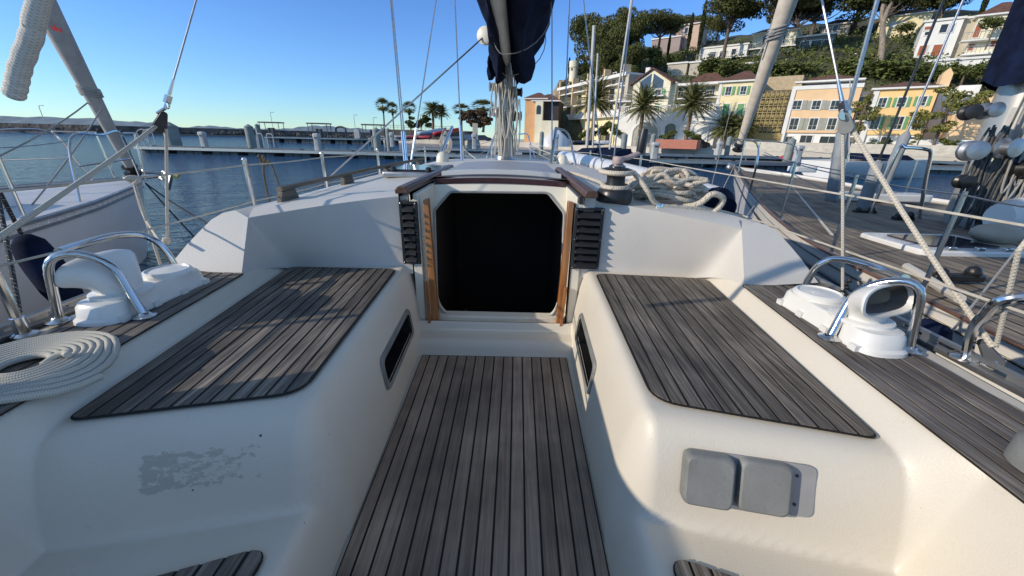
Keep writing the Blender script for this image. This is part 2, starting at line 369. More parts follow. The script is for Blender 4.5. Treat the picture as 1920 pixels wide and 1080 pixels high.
# ---- engine control cover on the right face, with a grey slab standing in for its cast shadow
pc=[atz(1270,833,1.035),atz(1522,868,1.03)]
def facept(px_,py_):  # intersect ray with cockpit surface by marching
    d=nrm(ray(px_,py_)); t=.3; 
    while t<3.2:
        p=CAM+d*t
        if .1<p[1]<2.0 and p[2]<czone(abs(p[0]-XC),p[1]): 
            lo,hi=t-.01,t
            for _ in range(20):
                md=(lo+hi)/2; q=CAM+d*md
                if q[2]<czone(abs(q[0]-XC),q[1]): hi=md
                else: lo=md
            return CAM+d*lo
        t+=.01
    return None
q=[facept(*p) for p in ((1282,838),(1525,872),(1527,972),(1276,928))]
uu=nrm(q[1]-q[0]+q[2]-q[3]); ww=nrm(q[0]-q[3]+q[1]-q[2]); nn=nrm(np.cross(uu,ww)); nn=nn if nn[1]<0 else -nn; ww=nrm(np.cross(nn,uu)); ww=ww if ww[2]>0 else -ww
cc=sum(q)/4; du=(np.linalg.norm(q[1]-q[0])+np.linalg.norm(q[2]-q[3]))/4; dw=(np.linalg.norm(q[0]-q[3])+np.linalg.norm(q[1]-q[2]))/4
def rr(c,a,b,r): return [c+uu*x+ww*y for x,y in rounded([(-a,-b),(a,-b),(a,b),(-a,b)],r,5)]
m=MB(); m.prism(rr(cc-nn*.006,du,dw,.02),nn*.012); shadow_slab=m.build('cover_shadow_slab',GREY_SHADOW_TRIM,boat,ang=40,bevel=.001)
for k in (-1,1):
    m=MB(); m.lathe([(.004,0),(.0035,.002),(0,.0025)],cc+uu*du*.72+ww*dw*.55*k+nn*.006,Rdir(nn),10); m.build('screw',DARKM,shadow_slab)
W2=du*2*.385
for cx_ in (-du+W2*.5-.004,-du+W2*1.53+.006):
    m=MB(); c=cc+uu*cx_; hgt=.038 if cx_<-du*.5 else .024
    G=[]
    for t,sh in ((0,1.),(.5,1.),(.75,.985),(.92,.95),(1,.88)): G.append(rr(c+nn*(.006+hgt*t),W2/2*sh,dw*1.0*sh,.018))
    m.grid(G,True); m.add(G[-1],[tuple(range(len(G[-1])))]); m.build('switch_cover',GREYP,boat,ang=50)
# ---- cabin: bulkhead, wings and coachroof
DO=.405; DI=.455   # companionway half width, inner edge of bulkhead
def ztop(Y): return 1.425+.012*(Y-2)
def hw_(Y): return np.interp(Y,[1.6,2.,3.,4.,5.,6.,7.],[1.13,1.17,1.12,1.0,.84,.62,.35])
def zroof(h,Y): return ztop(Y)-.055*(h/1.13)**2 -(.0 if Y<5.2 else .06*(Y-5.2))
AY=1.76; AH=1.135; AZ=1.335
def topc(s): # top edge of bulkhead s 0..1
    h=DI+(AH-DI)*min(s/.8,1.); Yb=2.0-(2.0-AY)*max(0,(h-DI)/(AH-DI))**1.25
    z=zroof(DI,2)+(AZ-zroof(DI,2))*((h-DI)/(AH-DI))**1.3
    return h,Yb,z
def botc(s):
    P=[(DI,1.985,1.0),(.80,1.955,1.03),(1.02,1.925,1.04),(1.083,1.895,1.045),(1.105,1.80,1.09),(1.112,1.60,1.112)]
    S=[0,.45,.74,.82,.88,1.]
    return tuple(float(np.interp(s,S,[p[i] for p in P])) for i in range(3))
cab=MB()
for s in (-1,1):
    G=[]
    for i in range(41):
        a=botc(i/40); b=topc(i/40); row=[]
        for j in range(17):
            t=j/16; p=V(*a)*(1-t)+V(*b)*t
            row.append(p)
        G.append(row)
    A=np.array(G)                                   # smooth the inside corner
    for _ in range(5):
        B=A.copy(); B[1:-1,:,:]=(A[:-2]+A[1:-1]*2+A[2:])/4; B[:,-1,:]=A[:,-1,:]; A=B
    dep=MB(); G=[[V(XC+s*p[0],p[1],p[2]) for p in r] for r in A]
    cab.grid(G if s<0 else [r[::-1] for r in G])
    # wing: outer face falling to the side deck
    W=[(1.112,1.60,1.112),(AH,AY,AZ)]
    for (x_,y_),Yk in zip(((440,394),(418,399),(396,412),(372,436),(350,459),(332,481),(314,502)),(1.765,1.76,1.745,1.715,1.68,1.64,1.60)): q_=aty(x_,y_,Yk); W.append((XC-float(q_[0]),Yk,max(1.112,float(q_[2]))))
    pts=[V(XC+s*a,b,c) for a,b,c in W]; back=[V(XC+s*(a-.0),b+.55+(c-1.11)*1.2,min(c,1.34)) for a,b,c in W[1:]]
    n=len(pts); cab.add(pts,[tuple(range(n)) if s>0 else tuple(range(n))[::-1]])
    cab.grid([pts[1:],back] if s<0 else [back,pts[1:]])
    # roof half
    G=[]
    Yl=list(np.linspace(0,1,26))
    hl=list(np.linspace(0,1,15))
    for u in hl:
        row=[]
        for v in Yl:
            h0=DI+(AH-DI)*u; Ya=2.0-(2.0-AY)*max(0,(h0-DI)/(AH-DI))**1.25
            Y=Ya+(6.6-Ya)*v**1.3; W_=hw_(Y); h=DI+(W_-DI)*u if v>0 else h0
            z=zroof(h,Y)
            if u==1: pass
            if v==0: z=topc(min(.8,u*.8))[2]
            row.append(V(XC+s*h,Y,z))
        G.append(row)
    # side wall of the coachroof
    side=[p+V(s*.03,0,-.10) for p in G[-1]]; low=[V(p[0]+s*.06,p[1],1.10) for p in G[-1]]
    G+= [side,low]
    cab.grid(G if s<0 else G[::-1])
# centre strip ahead of the hatch, and inner walls
for Ya,Yb in ((3.3,6.6),):
    G=[[V(XC+h,Y,zroof(abs(h),Y)) for h in np.linspace(-DI,DI,7)] for Y in np.linspace(Ya,Yb,12)]
    cab.grid([r[::-1] for r in G])
cab.build('coachroof',GELR,boat,ang=38)
# foredeck, side decks and topsides
def hb_(Y): return np.interp(Y,[-2.6,-1,0,2,4,5.5,7,8.3,9.2],[1.12,1.34,1.385,1.47,1.50,1.32,.95,.45,.03])
m=MB(); zd=lambda Y:1.105+.02*max(0,Y-4)
for s in (-1,1): m.grid([[V(XC+s*(hw_(Y)-.02+(hb_(Y)-hw_(Y)+.02)*k/4),Y,zd(Y)) for k in (range(5) if s<0 else range(4,-1,-1))] for Y in np.linspace(1.56,6.4,24)])
m.grid([[V(XC+h*hb_(Y),Y,zd(Y)) for h in np.linspace(1,-1,9)] for Y in np.linspace(6.4,9.2,12)]); m.build('foredeck',GELR,boat,ang=60)
m=MB(); Ys=np.linspace(-2.6,9.2,50)
for s in(-1,1):
    G=[]
    for Y in Ys:
        b=hb_(Y); zt=1.105+.02*max(0,Y-4); G.append([V(XC+s*b*k,Y-(.0 if Y<8 else (1.1-z)*(Y-8)*.5),z) for k,z in ((1,zt),(1.0,.9),(.96,.5),(.84,.1),(.6,-.3))])
    m.grid(G if s>0 else [r[::-1] for r in G])
G=[[V(XC+k*hb_(-2.6),-2.6,z) for k in (-1,1)] for z in (1.1,.1)]; m.grid(G)
m.grid([[V(XC+h,Y,.79 if abs(h)<1 else 1.105) for h in (-1.5,-1.01,-.99,.99,1.01,1.5)] for Y in (.12,-2.6)])
hull=m.build('hull',GEL,boat,ang=40)
for s in(-1,1):
    m=MB()
    for a in (.0,.035):
        G=[]
        for Y in Ys: b=hb_(Y)-.01; zt=1.105+.02*max(0,Y-4); G.append(V(XC+s*(b-.0),Y,zt+.012+a*.9))
        m.tube(G,.009 if a else .014,6)
    for Y in np.arange(-2.5,9.0,.12): b=hb_(Y)-.01; zt=1.105+.02*max(0,Y-4); m.box((XC+s*b,Y,zt+.022),(.006,.05,.04))
    m.build('toe_rail',GALV,boat)
# ---- companionway
yd=2.10
hole=[(815,395),(845,360),(1027,362),(1057,400),(1050,560),(1035,594),(838,591),(820,570)]
YA_,SL_=2.06,.50
def ypl(z): return YA_+SL_*(z-.73)
def atrake(x,y): d_=ray(x,y); t_=(YA_+SL_*(CAM[2]-.73))/(d_[1]-SL_*d_[2]); return CAM+d_*t_
hp=[atrake(x,y) for x,y in hole]; hxz=rounded([(p[0],p[2]) for p in hp],[.02,.02,.02,.02,.05,.04,.04,.05],4)
ox0,ox1,oz0,oz1=XC-.405,XC+.405,.60,1.47
def fill_frame(m,inner,x0,x1,z0,z1,y,th):
    n=len(inner); out=[]
    cx_=(x0+x1)/2;cz_=(z0+z1)/2
    for x,z in inner:
        dx,dz=x-cx_,z-cz_; k=min(((x1-cx_) if dx>0 else (x0-cx_))/dx if abs(dx)>1e-6 else 9e9,((z1-cz_) if dz>0 else (z0-cz_))/dz if abs(dz)>1e-6 else 9e9); out.append((cx_+dx*k,cz_+dz*k))
    cor=[(x0,z0),(x1,z0),(x1,z1),(x0,z1)]
    A=[V(x,ypl(z),z) for x,z in out]; B=[V(x,ypl(z),z) for x,z in inner]; C_=[V(x,ypl(z)+th,z) for x,z in inner]
    m.grid([A,B,C_],True)
    # corners
    for c in cor:
        best=sorted(range(n),key=lambda i:math.hypot(out[i][0]-c[0],out[i][1]-c[1]))
        for i in range(n):
            j=(i+1)%n; a,b=out[i],out[j]
            onv=lambda p:abs(p[0]-x0)<1e-6 or abs(p[0]-x1)<1e-6
            if (onv(a)!=onv(b)) and abs(a[0]-c[0])<(x1-x0)/2 and abs(b[0]-c[0])<(x1-x0)/2 and abs(a[1]-c[1])<(z1-z0)/2 and abs(b[1]-c[1])<(z1-z0)/2:
                m.add([V(a[0],ypl(a[1]),a[1]),V(c[0],ypl(c[1]),c[1]),V(b[0],ypl(b[1]),b[1])],[(0,1,2)])
m=MB(); fill_frame(m,hxz,ox0,ox1,.62,float(atrake(940,344)[2]),yd,.03); dw_=m.build('companionway_wall',CREAMW,boat,ang=30)
m=MB(); o1=[V(x,ypl(z)-.004,z) for x,z in hxz]; c0=sum(o1)/len(o1); m.tube([p+(p-c0)*.006 for p in o1],.0075,6,closed=True); m.build('door_trim',GREY_SHADOW_TRIM,dw_)
# cabin interior: a dark closed room with steps and bulkhead edges
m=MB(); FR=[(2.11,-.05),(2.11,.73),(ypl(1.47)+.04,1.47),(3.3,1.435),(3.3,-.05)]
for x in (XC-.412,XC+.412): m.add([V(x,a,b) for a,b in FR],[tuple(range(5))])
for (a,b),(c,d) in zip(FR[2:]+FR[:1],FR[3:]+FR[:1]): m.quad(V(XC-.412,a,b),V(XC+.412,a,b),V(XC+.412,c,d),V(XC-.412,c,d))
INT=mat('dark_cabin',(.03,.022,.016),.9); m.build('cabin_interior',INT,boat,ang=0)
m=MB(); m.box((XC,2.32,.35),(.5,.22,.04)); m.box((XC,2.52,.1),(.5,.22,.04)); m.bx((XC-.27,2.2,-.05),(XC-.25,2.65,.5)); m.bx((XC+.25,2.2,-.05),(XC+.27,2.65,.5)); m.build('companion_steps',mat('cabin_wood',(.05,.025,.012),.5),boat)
# jambs, sill, posts
for s in(-1,1):
    m=MB(); m.prism([V(XC+s*.400,a,b) for a,b in ((1.975,.69),(YA_,.69),(ypl(1.436),1.436),(1.975,1.432))],V(s*.045,0,0)); m.build('door_jamb',CREAMW,boat,bevel=.003)
lp=[[aty(x,y,1.965) for x,y in q] for q in (((793,375),(802,372),(823,612),(810,613)),((1066,378),(1077,380),(1054,625),(1041,622)))]
for q in lp:
    m=MB(); m.prism(q,V(0,.045,0)); m.build('door_post',VARN,boat,bevel=.003)
for q in (((797,530),(802,527),(808,619),(803,620)),((1059,540),(1064,540),(1052,630),(1047,630))):
    m=MB(); m.prism([aty(x,y,1.945) for x,y in q],V(0,.02,0)); m.build('post_trim',VARN,boat,bevel=.002)
m=MB(); m.bx((XC-.43,1.93,.655),(XC+.43,2.10,.70)); m.bx((XC-.40,2.02,.70),(XC+.40,2.10,.735)); m.build('threshold',CREAMW,boat,bevel=.008)
for s in(-1,1): m=MB(); m.bx((XC+s*.40,1.99,.55),(XC+s*.47,2.06,1.40)); m.build('bulkhead_edge',GELR,boat,bevel=.005)
# beam + sliding hatch
ch=lambda s: None
def arc(y,x0,x1,z,c,n=12): return [V(x,y,z-c*((x-XC)/.42)**2) for x in np.linspace(x0,x1,n)]
def slab(name,y0,y1,hw,z,th,c,mt,bev=.006,x=XC):
    m=MB(); A=[[V(xx,y,z-c*((xx-x)/.42)**2) for xx in np.linspace(x-hw,x+hw,13)] for y in (y0,y1)]; B=[[p-V(0,0,th) for p in r] for r in A]
    m.grid([A[0],A[1],B[1],B[0],A[0]]); n=13
    for e in (0,12): m.quad(A[0][e],B[0][e],B[1][e],A[1][e]) if e else m.quad(A[0][e],A[1][e],B[1][e],B[0][e])
    return m.build(name,mt,boat,ang=40,bevel=bev)
zl_=float(aty(940,318,2.62)[2]); slab('hatch_hood',2.62,3.7,.372,zl_-.002,.08,.022,GREYW:=mat('grey_hatch_paint',(.34,.35,.37),.5,0,.06,4))
slab('hood_lip',2.575,2.63,.385,zl_+.002,.036,.022,GEL,.01)
ACR=mat('smoked_acrylic',(.03,.022,.035),.07,0,.1,3)
zb_=float(atrake(940,344)[2]); slab('hatch_front',ypl(zb_)-.01,2.60,.40,float(aty(940,331,2.5)[2]),float(aty(940,331,2.5)[2])-zb_,.018,mat('maroon_acrylic',(.055,.024,.026),.12,0,.3,6),.006)
m=MB(); m.grid([[V(XC+h,Y,1.452-.012*(h/.42)**2) for h in np.linspace(.4,-.4,7)] for Y in (2.62,3.4)]); m.build('hatch_track',BLACK,boat,thick=.01)
for s in(-1,1):
    m=MB(); x0=XC+s*.452; m.prism([V(x0-s*.028,1.88,1.442),V(x0+s*.034,1.88,1.442),V(x0+s*.034,1.88,1.464),V(x0+s*.02,1.88,1.476),V(x0-s*.016,1.88,1.476),V(x0-s*.028,1.88,1.462)],V(0,1.5,0.01)); r_=m.build('hatch_rail',DARKTEAK,boat,ang=30,bevel=.004)
    m=MB(); m.bx((x0-s*.045,1.92,1.405),(x0-s*.027,3.3,1.444)); m.build('slide_track',BLACK,r_)
    m=MB(); m.bx((x0-s*.015,1.97,1.36),(x0+s*.045,3.2,1.442)); m.build('rail_plinth',GELR,boat,bevel=.006)
# louvred vents
for s,px_ in ((-1,(748,790,377,494)),(1,(1078,1121,389,504))):
    a=aty(px_[0],px_[2],1.97); b=aty(px_[1],px_[3],1.97); x0,x1=sorted((a[0],b[0])); z1=a[2]; z0=b[2]
    m=MB(); m.bx((x0,1.955,z0),(x0+.016,1.995,z1)); m.bx((x1-.016,1.955,z0),(x1,1.995,z1)); m.bx((x0+.016,1.957,z1-.014),(x1-.016,1.995,z1)); m.bx((x0+.016,1.957,z0),(x1-.016,1.995,z0+.012)); m.bx((x0+.016,1.98,z0+.012),(x1-.016,1.99,z1-.014))
    fr_=m.build('louvre_vent',BLACK,boat,bevel=.002)
    N=8; hh=(z1-z0-.026)/N
    for k in range(N):
        z=z0+.012+hh*k; m=MB(); m.hexa([V(x,y,zz) for x,y,zz in ((x0+.017,1.945,z+.004),(x1-.017,1.930 if k%2 else 1.934,z+.004),(x0+.017,1.981,z+.001),(x1-.017,1.981,z+.001),(x0+.017,1.972,z+hh*.93),(x1-.017,1.972,z+hh*.93),(x0+.017,1.981,z+hh*.95),(x1-.017,1.981,z+hh*.95))])
        m.build('louvre',BLACK,fr_,bevel=.0015)
    for zz in (z0+.01,z1-.008,(z0+z1)/2):
        for xx in (x0+.008,x1-.008): m=MB(); m.ball((xx,1.954,zz),.0035,8); m.build('screw',GALV,fr_)
# dorade ventilators with guard hoops
def dorade(s,c,head,ks=.91):
    c0_=V(c[0],c[1],1.123)
    def fit(m): m.v=[tuple(c0_+(np.array(p)-c0_)*ks) for p in m.v]
    R=Rz(0); base=MB(); cx_,cy=c; 
    L=.23;w=.08
    G=[]
    for z,k in ((0,1.06),(.012,1.05),(.02,1.0),(.055,.97),(.066,.93),(.068,.86)):
        G.append([V(cx_+x*k,cy+y*k,1.123+z) for x,y in rounded([(-w,-L),(w,-L),(w,L),(-w,L)],.07,6)])
    base.grid(G,True); base.add(G[-1],[tuple(range(len(G[-1])))])
    for yy in (-.19,-.06,.07,.19):
        for ss in (-1,1): base.box((cx_+ss*(w+.003),cy+yy,1.133),(.02,.03,.02))
    fit(base); d=base.build('ventilator_box',PVCW,boat,ang=40)
    m=MB(); m.lathe([(.088,0),(.088,.012),(.08,.022),(.074,.024),(.07,.018),(.03,.022),(0,.024)],(cx_,cy+.115,1.19),None,24); fit(m); m.build('deck_cap',PVCW,d)
    # cowl: swept elbow opening into a wide mouth
    m=MB(); b=V(cx_,cy-.09,1.19); hd=nrm(V(*head,0)); 
    m.lathe([(.092,0),(.092,.01),(.084,.014)],b,None,24)
    side=np.cross(hd,V(0,0,1)); G=[]
    n=26; K=14; RR=.074
    for k in range(K+1):
        t=k/K; ang=t*1.36; pv=b+V(0,0,.012)+hd*RR
        p=pv+(-hd*math.cos(ang)+V(0,0,1)*math.sin(ang))*RR+V(0,0,.012*t); upv=nrm(V(0,0,1)*math.sin(ang)-hd*math.cos(ang))
        rw=.064+.068*t**1.4; rh=.062-.008*t; sq=2.0+.9*t
        row=[]
        for a in np.linspace(0,2*PI,n,endpoint=False):
            ca,sa=math.cos(a),math.sin(a); row.append(p+side*math.copysign(abs(ca)**(2/sq),ca)*rw*(1-.12*t*sa)+upv*math.copysign(abs(sa)**(2/sq),sa)*rh)
        G.append(row)
    f=hd*.006; G.append([p+(q-p)*.0+f for p,q in zip(G[-1],G[-1])]); c0=sum(G[-1])/n
    G.append([p+(c0-p)*.09 for p in G[-1]]); G.append([p+(c0-p)*.04-hd*.02 for p in G[-1]]); 
    m.grid(G,True); fit(m); cw=m.build('cowl',PVCW,d,ang=50)
    m=MB(); m.grid([[p for p in G[-1]],[c0-hd*.03+(p-c0)*.55 for p in G[-1]]],True); m.add([c0-hd*.03+(p-c0)*.55 for p in G[-1]],[tuple(range(n))]); fit(m); m.build('cowl_throat',BLACK,cw)
def hoop(pts,r=.0125):
    P=[];m=MB()
    a,b,c,d=[V(*p) for p in pts]
    P=[a]; 
    def corner(p0,p,p1,rad,n=7): 
        u=nrm(p0-p);w=nrm(p1-p); return [(p+u*rad)*(1-t)**2+p*2*t*(1-t)+(p+w*rad)*t*t for t in np.linspace(0,1,n)]
    P+=corner(a,b,c,.075)+corner(b,c,d,.075)+[d]
    m.tube(P,r,12); h=m.build('guard_hoop',STEEL,boat)
    for e in (a,d):
        g=MB(); g.lathe([(.032,0),(.032,.004),(.02,.008),(.014,.016)],e,None,18); g.build('hoop_foot',STEEL,h)
dorade(-1,(-1.325,1.29),(-.97,.12)); dorade(1,(1.12,1.21),(.30,-.95))
H0=1.124
for (bl,br,tl_,tr,Ya,Yb) in ():pass
def hoopx(fa,fb,ta,tb,Yt):   # feet given on the deck, crossbar corners measured at depth
    a=atz(*fa,H0);b=atz(*fb,H0); hoop((a,aty(*ta,(a[1])+Yt[0]),aty(*tb,b[1]+Yt[1]),b))
hoopx((112,603),(272,594),(82,470),(205,482),(.0,.03))
hoopx((1555,634),(1703,657),(1608,535),(1735,520),(.03,.0))
# second hoop on each side: forward, with the rail running aft-forward beyond the cowl
def hoop3(pix,Ys,r=.0125):
    P=[aty(x,y,Y) for (x,y),Y in zip(pix,Ys)]; m=MB(); m.tube(spline(P,6),r,12); h=m.build('guard_hoop',STEEL,boat)
    for e in (P[0],P[-1]):
        if abs(e[2]-1.12)<.06:
            g=MB(); g.lathe([(.032,0),(.032,.004),(.02,.008),(.014,.016)],V(e[0],e[1],1.124),None,18); g.build('hoop_foot',STEEL,h)
hoop3([(338,524),(322,487),(296,455),(262,440),(215,442),(160,456),(110,472)],[1.50,1.50,1.49,1.47,1.40,1.30,1.18])
hoop3([(1503,556),(1515,525),(1535,498),(1562,486),(1600,490),(1650,505),(1697,522)],[1.48,1.47,1.45,1.42,1.35,1.25,1.10])
# handrail on the roof
for s in(-1,):
    m=MB(); pts=[];
    for Y in np.linspace(2.0,4.3,12): h=hw_(Y)-.06; pts.append(V(XC+s*h,Y,zroof(h,Y)+.062))
    m.tube(pts,.017,8,flat=.8); hr=m.build('handrail',OLDTEAK,boat)
    for Y in (2.06,2.75,3.45,4.2):
        h=hw_(Y)-.06; m=MB(); z=zroof(h,Y); m.prism([V(XC+s*h-.014,Y-.09,z-.005),V(XC+s*h-.014,Y+.09,z-.005),V(XC+s*h-.014,Y+.06,z+.05),V(XC+s*h-.014,Y-.06,z+.05)],V(.028,0,0)); m.build('rail_foot',OLDTEAK,hr,bevel=.004)
# roof hatch (port)
m=MB(); a=atz(722,332,1.42);hx0,hx1,hy0,hy1=-.98,-.56,2.95,3.55
m.bx((hx0,hy0,1.41),(hx1,hy1,1.455)); hh=m.build('roof_hatch',GALV,boat,bevel=.012)
m=MB(); m.bx((hx0+.03,hy0+.03,1.455),(hx1-.03,hy1-.03,1.47)); m.build('hatch_lens',ACR,hh,bevel=.004)
for x,y in ((hx0+.08,hy0+.03),(hx1-.08,hy0+.03)):
    m=MB(); m.lathe([(.022,0),(.022,.02),(.012,.03)],(x,y,1.46),None,12); m.build('hatch_knob',BLACK,hh)
# ---- winch, handle, clutch
wc=V(.50,2.0,1.415); wc=aty(1150,378,2.02)
wc[2]=zroof(abs(wc[0]-XC),wc[1])
m=MB(); m.lathe([(.088,0),(.09,.01),(.088,.05),(.08,.062),(.062,.068)],wc,None,30); wn=m.build('winch',DARKM,boat)
m=MB(); m.lathe([(.05,.066),(.047,.08),(.045,.11),(.046,.13),(.06,.142),(.068,.15),(.068,.158),(.055,.166),(.03,.168)],wc,None,30); m.build('winch_drum',DARKM,wn)
m=MB(); m.lathe([(.04,.168),(.042,.174),(.03,.182),(.022,.184),(0,.184)],wc,None,24); m.build('winch_cap',STEEL,wn)
m=MB(); hb=wc+V(0,0,.184); hd=nrm(V(.72,.35,.12)); m.lathe([(.026,0),(.028,.004),(.028,.03),(.024,.034),(0,.034)],hb,None,16)
m.tube([hb+V(0,0,.017),hb+hd*.06+V(0,0,.02),hb+hd*.135+V(0,0,.032)],[.018,.016,.015],10,flat=.8); m.build('winch_handle',mat('worn_handle',(.5,.38,.36),.5,.2,.2,20),wn)
m=MB(); e=hb+hd*.135+V(0,0,.035); m.lathe([(.014,-.01),(.018,.0),(.021,.04),(.022,.085),(.018,.11),(0,.114)],e,Rdir(V(.1,.05,1)),14); m.build('handle_grip',BLACK,wn)
m=MB(); c=aty(1235,388,1.98); m.lathe([(.024,-.02),(.026,.0),(.022,.018),(.012,.022)],c,None,14); m.build('turning_block',STEEL,boat)
# ---- stanchions and lifelines
stn=[]
for s,Ys_ in ((-1,(1.02,2.25,3.2,4.4,5.8,7.2)),(1,(.0,4.3,5.9,7.3))):
    tops=[];
    for Y in Ys_:
        x=XC+s*(hb_(Y)-.05); m=MB(); m.tube([V(x,Y,1.12),V(x,Y,1.555)],.0125,10); m.lathe([(.03,0),(.03,.006),(.018,.012),(.016,.06)],(x,Y,1.115),None,14); m.ball((x,Y,1.558),.014,8); m.build('stanchion',STEEL,boat); tops.append(V(x,Y,1.53))
    x=XC+s*(hb_(-2)-.05)
    for dz in (0,-.20):
        pts=[V(x,-2,1.53+dz)]+[t+V(0,0,dz) for t in tops]+[V(XC+s*.35,8.6,1.66+dz*.7)]
        m=MB()
        for a,b in zip(pts,pts[1:]): m.tube(sag(a,b,.006,6),.004,6)
        m.build('lifeline',mat('lifeline_sheath%d'%(s+dz*0+2),(.5,.46,.38),.5,0,.2,20),boat)
m=MB()
for s in(-1,1): m.tube(spline([V(XC+s*.42,8.5,1.2),V(XC+s*.36,8.7,1.75),V(XC+s*.2,9.2,1.8),V(XC,9.35,1.8)],5),.0125,8); m.tube([V(XC+s*.55,8.1,1.2),V(XC+s*.36,8.7,1.72)],.0125,8)
m.build('pulpit',STEEL,boat)
# ---- mast, boom, sail
MX=-.125; MY=5.0
m=MB(); m.tube([V(MX,MY,1.40),V(MX+.0,MY,12.)],.085,20,flat=1.35,up=(0,1,0)); mast=m.build('mast',ALU,boat)
m=MB(); m.tube([V(MX,MY-.118,1.5),V(MX,MY-.118,11.8)],.012,6); m.build('sail_track',GALV,mast)
m=MB(); m.lathe([(.17,0),(.17,.03),(.12,.06),(.11,.10)],(MX,MY,1.405),None,20); m.build('mast_collar',GALV,mast)
for s,z in ((1,1.95),(1,2.2),(-1,1.98),(-1,2.25)):
    m=MB(); R=Rdir(V(s,-.15,0)); m.lathe([(.06,0),(.06,.03),(.042,.045),(.038,.08),(.05,.095),(.05,.105),(.02,.11)],(MX+s*.085,MY-.03,z),R,18); m.build('mast_winch',DARKM if s>0 else GALV,mast)
g0=V(MX,MY-.12,2.52)
bend=aty(925,-60,2.9); bdir=nrm(bend-g0); be=g0+bdir*4.9
m=MB(); m.tube([g0,be],.062,14,flat=1.25); boom=m.build('boom',ALU,boat)
m=MB(); m.tube([g0+V(0,.12,0),g0+bdir*.06],.03,8); m.build('gooseneck',DARKM,boom)
def sailbag():
    m=MB(); G=[]; n=40; K=64
    perp=-nrm(np.cross(bdir,V(0,0,1)))
    for k in range(K+1):
        t=k/K; c=g0+bdir*(.0+t*4.6)
        row=[]
        wl=.15+.02*math.sin(5*t)+.02*math.sin(23*t); wr=.35+.05*math.sin(4*t+2)+.03*math.sin(19*t+1)
        hang=.20+.13*max(0,1-t*5)+.07*math.sin(7*t+.6)+.03*math.sin(31*t)
        en=min(1,.35+t*9)
        for j in range(n):
            a=2*PI*j/n; x=math.cos(a);z=math.sin(a)
            w=wr if x>0 else wl
            fold=1+.12*math.sin(5*a+9*t)+.08*math.sin(11*a-23*t+1)+.05*math.sin(19*a+37*t)
            gap=float(sm((abs(x)-.12)/.33)); zz=(z*.42*fold+.30) if z>0 else (.02*(1-gap)+(z*hang*fold)*gap)+.30*(1+z)*gap*.6
            row.append(c+perp*(x*w*fold*en+.02)+V(0,0,zz*(.6+.4*en)+.05))
        G.append(row)
    m.grid(G,True); m.add(G[0],[tuple(range(n))]); m.add(G[-1],[tuple(range(n))[::-1]])
    return m
sb=sailbag().build('sail_cover',NAVY,boat,ang=80)
perp=-nrm(np.cross(bdir,V(0,0,1)))
for s,w0 in ((-1,.10),(1,.16)):
    m=MB(); G=[]
    for i in range(9):
        t=i/8; G.append([g0+bdir*(.02+.035*j)+perp*(s*(w0+.05*math.sin(t*4+j*.8)+.03*t))+V(0,0,.12-t*(.34+.05*math.sin(j*2.2))) for j in range(8)])
    m.grid(G); m.build('sail_flap',NAVY,sb,ang=80,thick=.02)
m=MB()
for t in (.22,1.0):
    m=MB(); c=g0+bdir*t; m.tube([c+perp*(math.cos(a)*(.12 if math.cos(a)<0 else .40)+.02)+V(0,0,.12+math.sin(a)*.33) for a in np.linspace(0,2*PI,24,endpoint=False)],.0045,6,closed=True); m.build('sail_tie',ROPE_GREY,sb)
# halyards bundled along the mast
hal=MB(); random.seed(3)
for k in range(16):
    x=MX+random.uniform(-.13,.13); y=MY-random.uniform(.13,.2); pts=[]
    for z in np.linspace(1.5,random.choice([2.6,2.6,3.6]),9): pts.append(V(x+random.uniform(-.014,.014),y,z))
    hal.tube(spline(pts,4),random.choice([.006,.008,.01]),6)
hal.build('halyards',ROPE_MAST,mast)
hal=MB()
for k in range(7):
    x=MX+random.uniform(-.15,.16); y=MY-.2; z0=random.uniform(1.9,2.3); l=random.uniform(.3,.6); w=random.uniform(.02,.05)
    hal.tube(spline([V(x,y,z0),V(x-w,y-.02,z0-l*.5),V(x,y-.03,z0-l),V(x+w,y-.02,z0-l*.5),V(x+.01,y,z0)],6),.008,6)
hal.build('halyard_coils',ROPE_MAST,mast)
# shrouds and stays
def wire(name,a,b,r=.005,mt=WIRE,par=boat,n=6,sg=0): m=MB(); m.tube(sag(a,b,sg,8) if sg else [a,b],r,n); return m.build(name,mt,par)
hd_m=V(MX,MY,11.5)
for pts in (((732,0),(760,318)),((735,0),(764,318)),((818,0),(770,310)),((853,0),(866,306))):
    b=aty(*pts[1],4.75); a=aty(*pts[0],5.0); d=nrm(a-b); w=wire('shroud',b,b+d*6.5,.0075)
    m=MB(); m.tube([b,b+d*.42],.014,8); m.build('turnbuckle',STEEL,w)
for pts in (((1035,0),(1035,305)),((1068,0),(1060,200)),((1094,0),(1130,322)),((1186,0),(1148,322))):
    b=aty(*pts[1],4.75); a=aty(*pts[0],5.0); d=nrm(a-b); wire('shroud',b,b+d*6.5,.0075)
b=aty(618,332,3.6); a=aty(897,78,4.6); wire('topping_stay',b,b+(a-b)*1.03,.008,GALV); m=MB(); m.lathe([(.06,-.03),(.085,-.015),(.085,.015),(.06,.03)],b+(a-b)*1.05,Rdir(V(.3,1,0)),18); m.build('stay_disc',CREAMW,boat)
# fuller on the foredeck: dorade domes, vang, stowed items
for px_,r in (((830,299),.075),((1054,300),.07)):
    c=aty(*px_,4.7); m=MB(); m.lathe([(r,-.08),(r,-.02),(r*.93,.03),(r*.7,.065),(r*.3,.082),(0,.085)],(c[0],4.7,1.46),None,22); m.build('deck_dome',CREAMW,boat)
# inboard life-lines crossing (white ropes on the foredeck), spinnaker gear left of mast

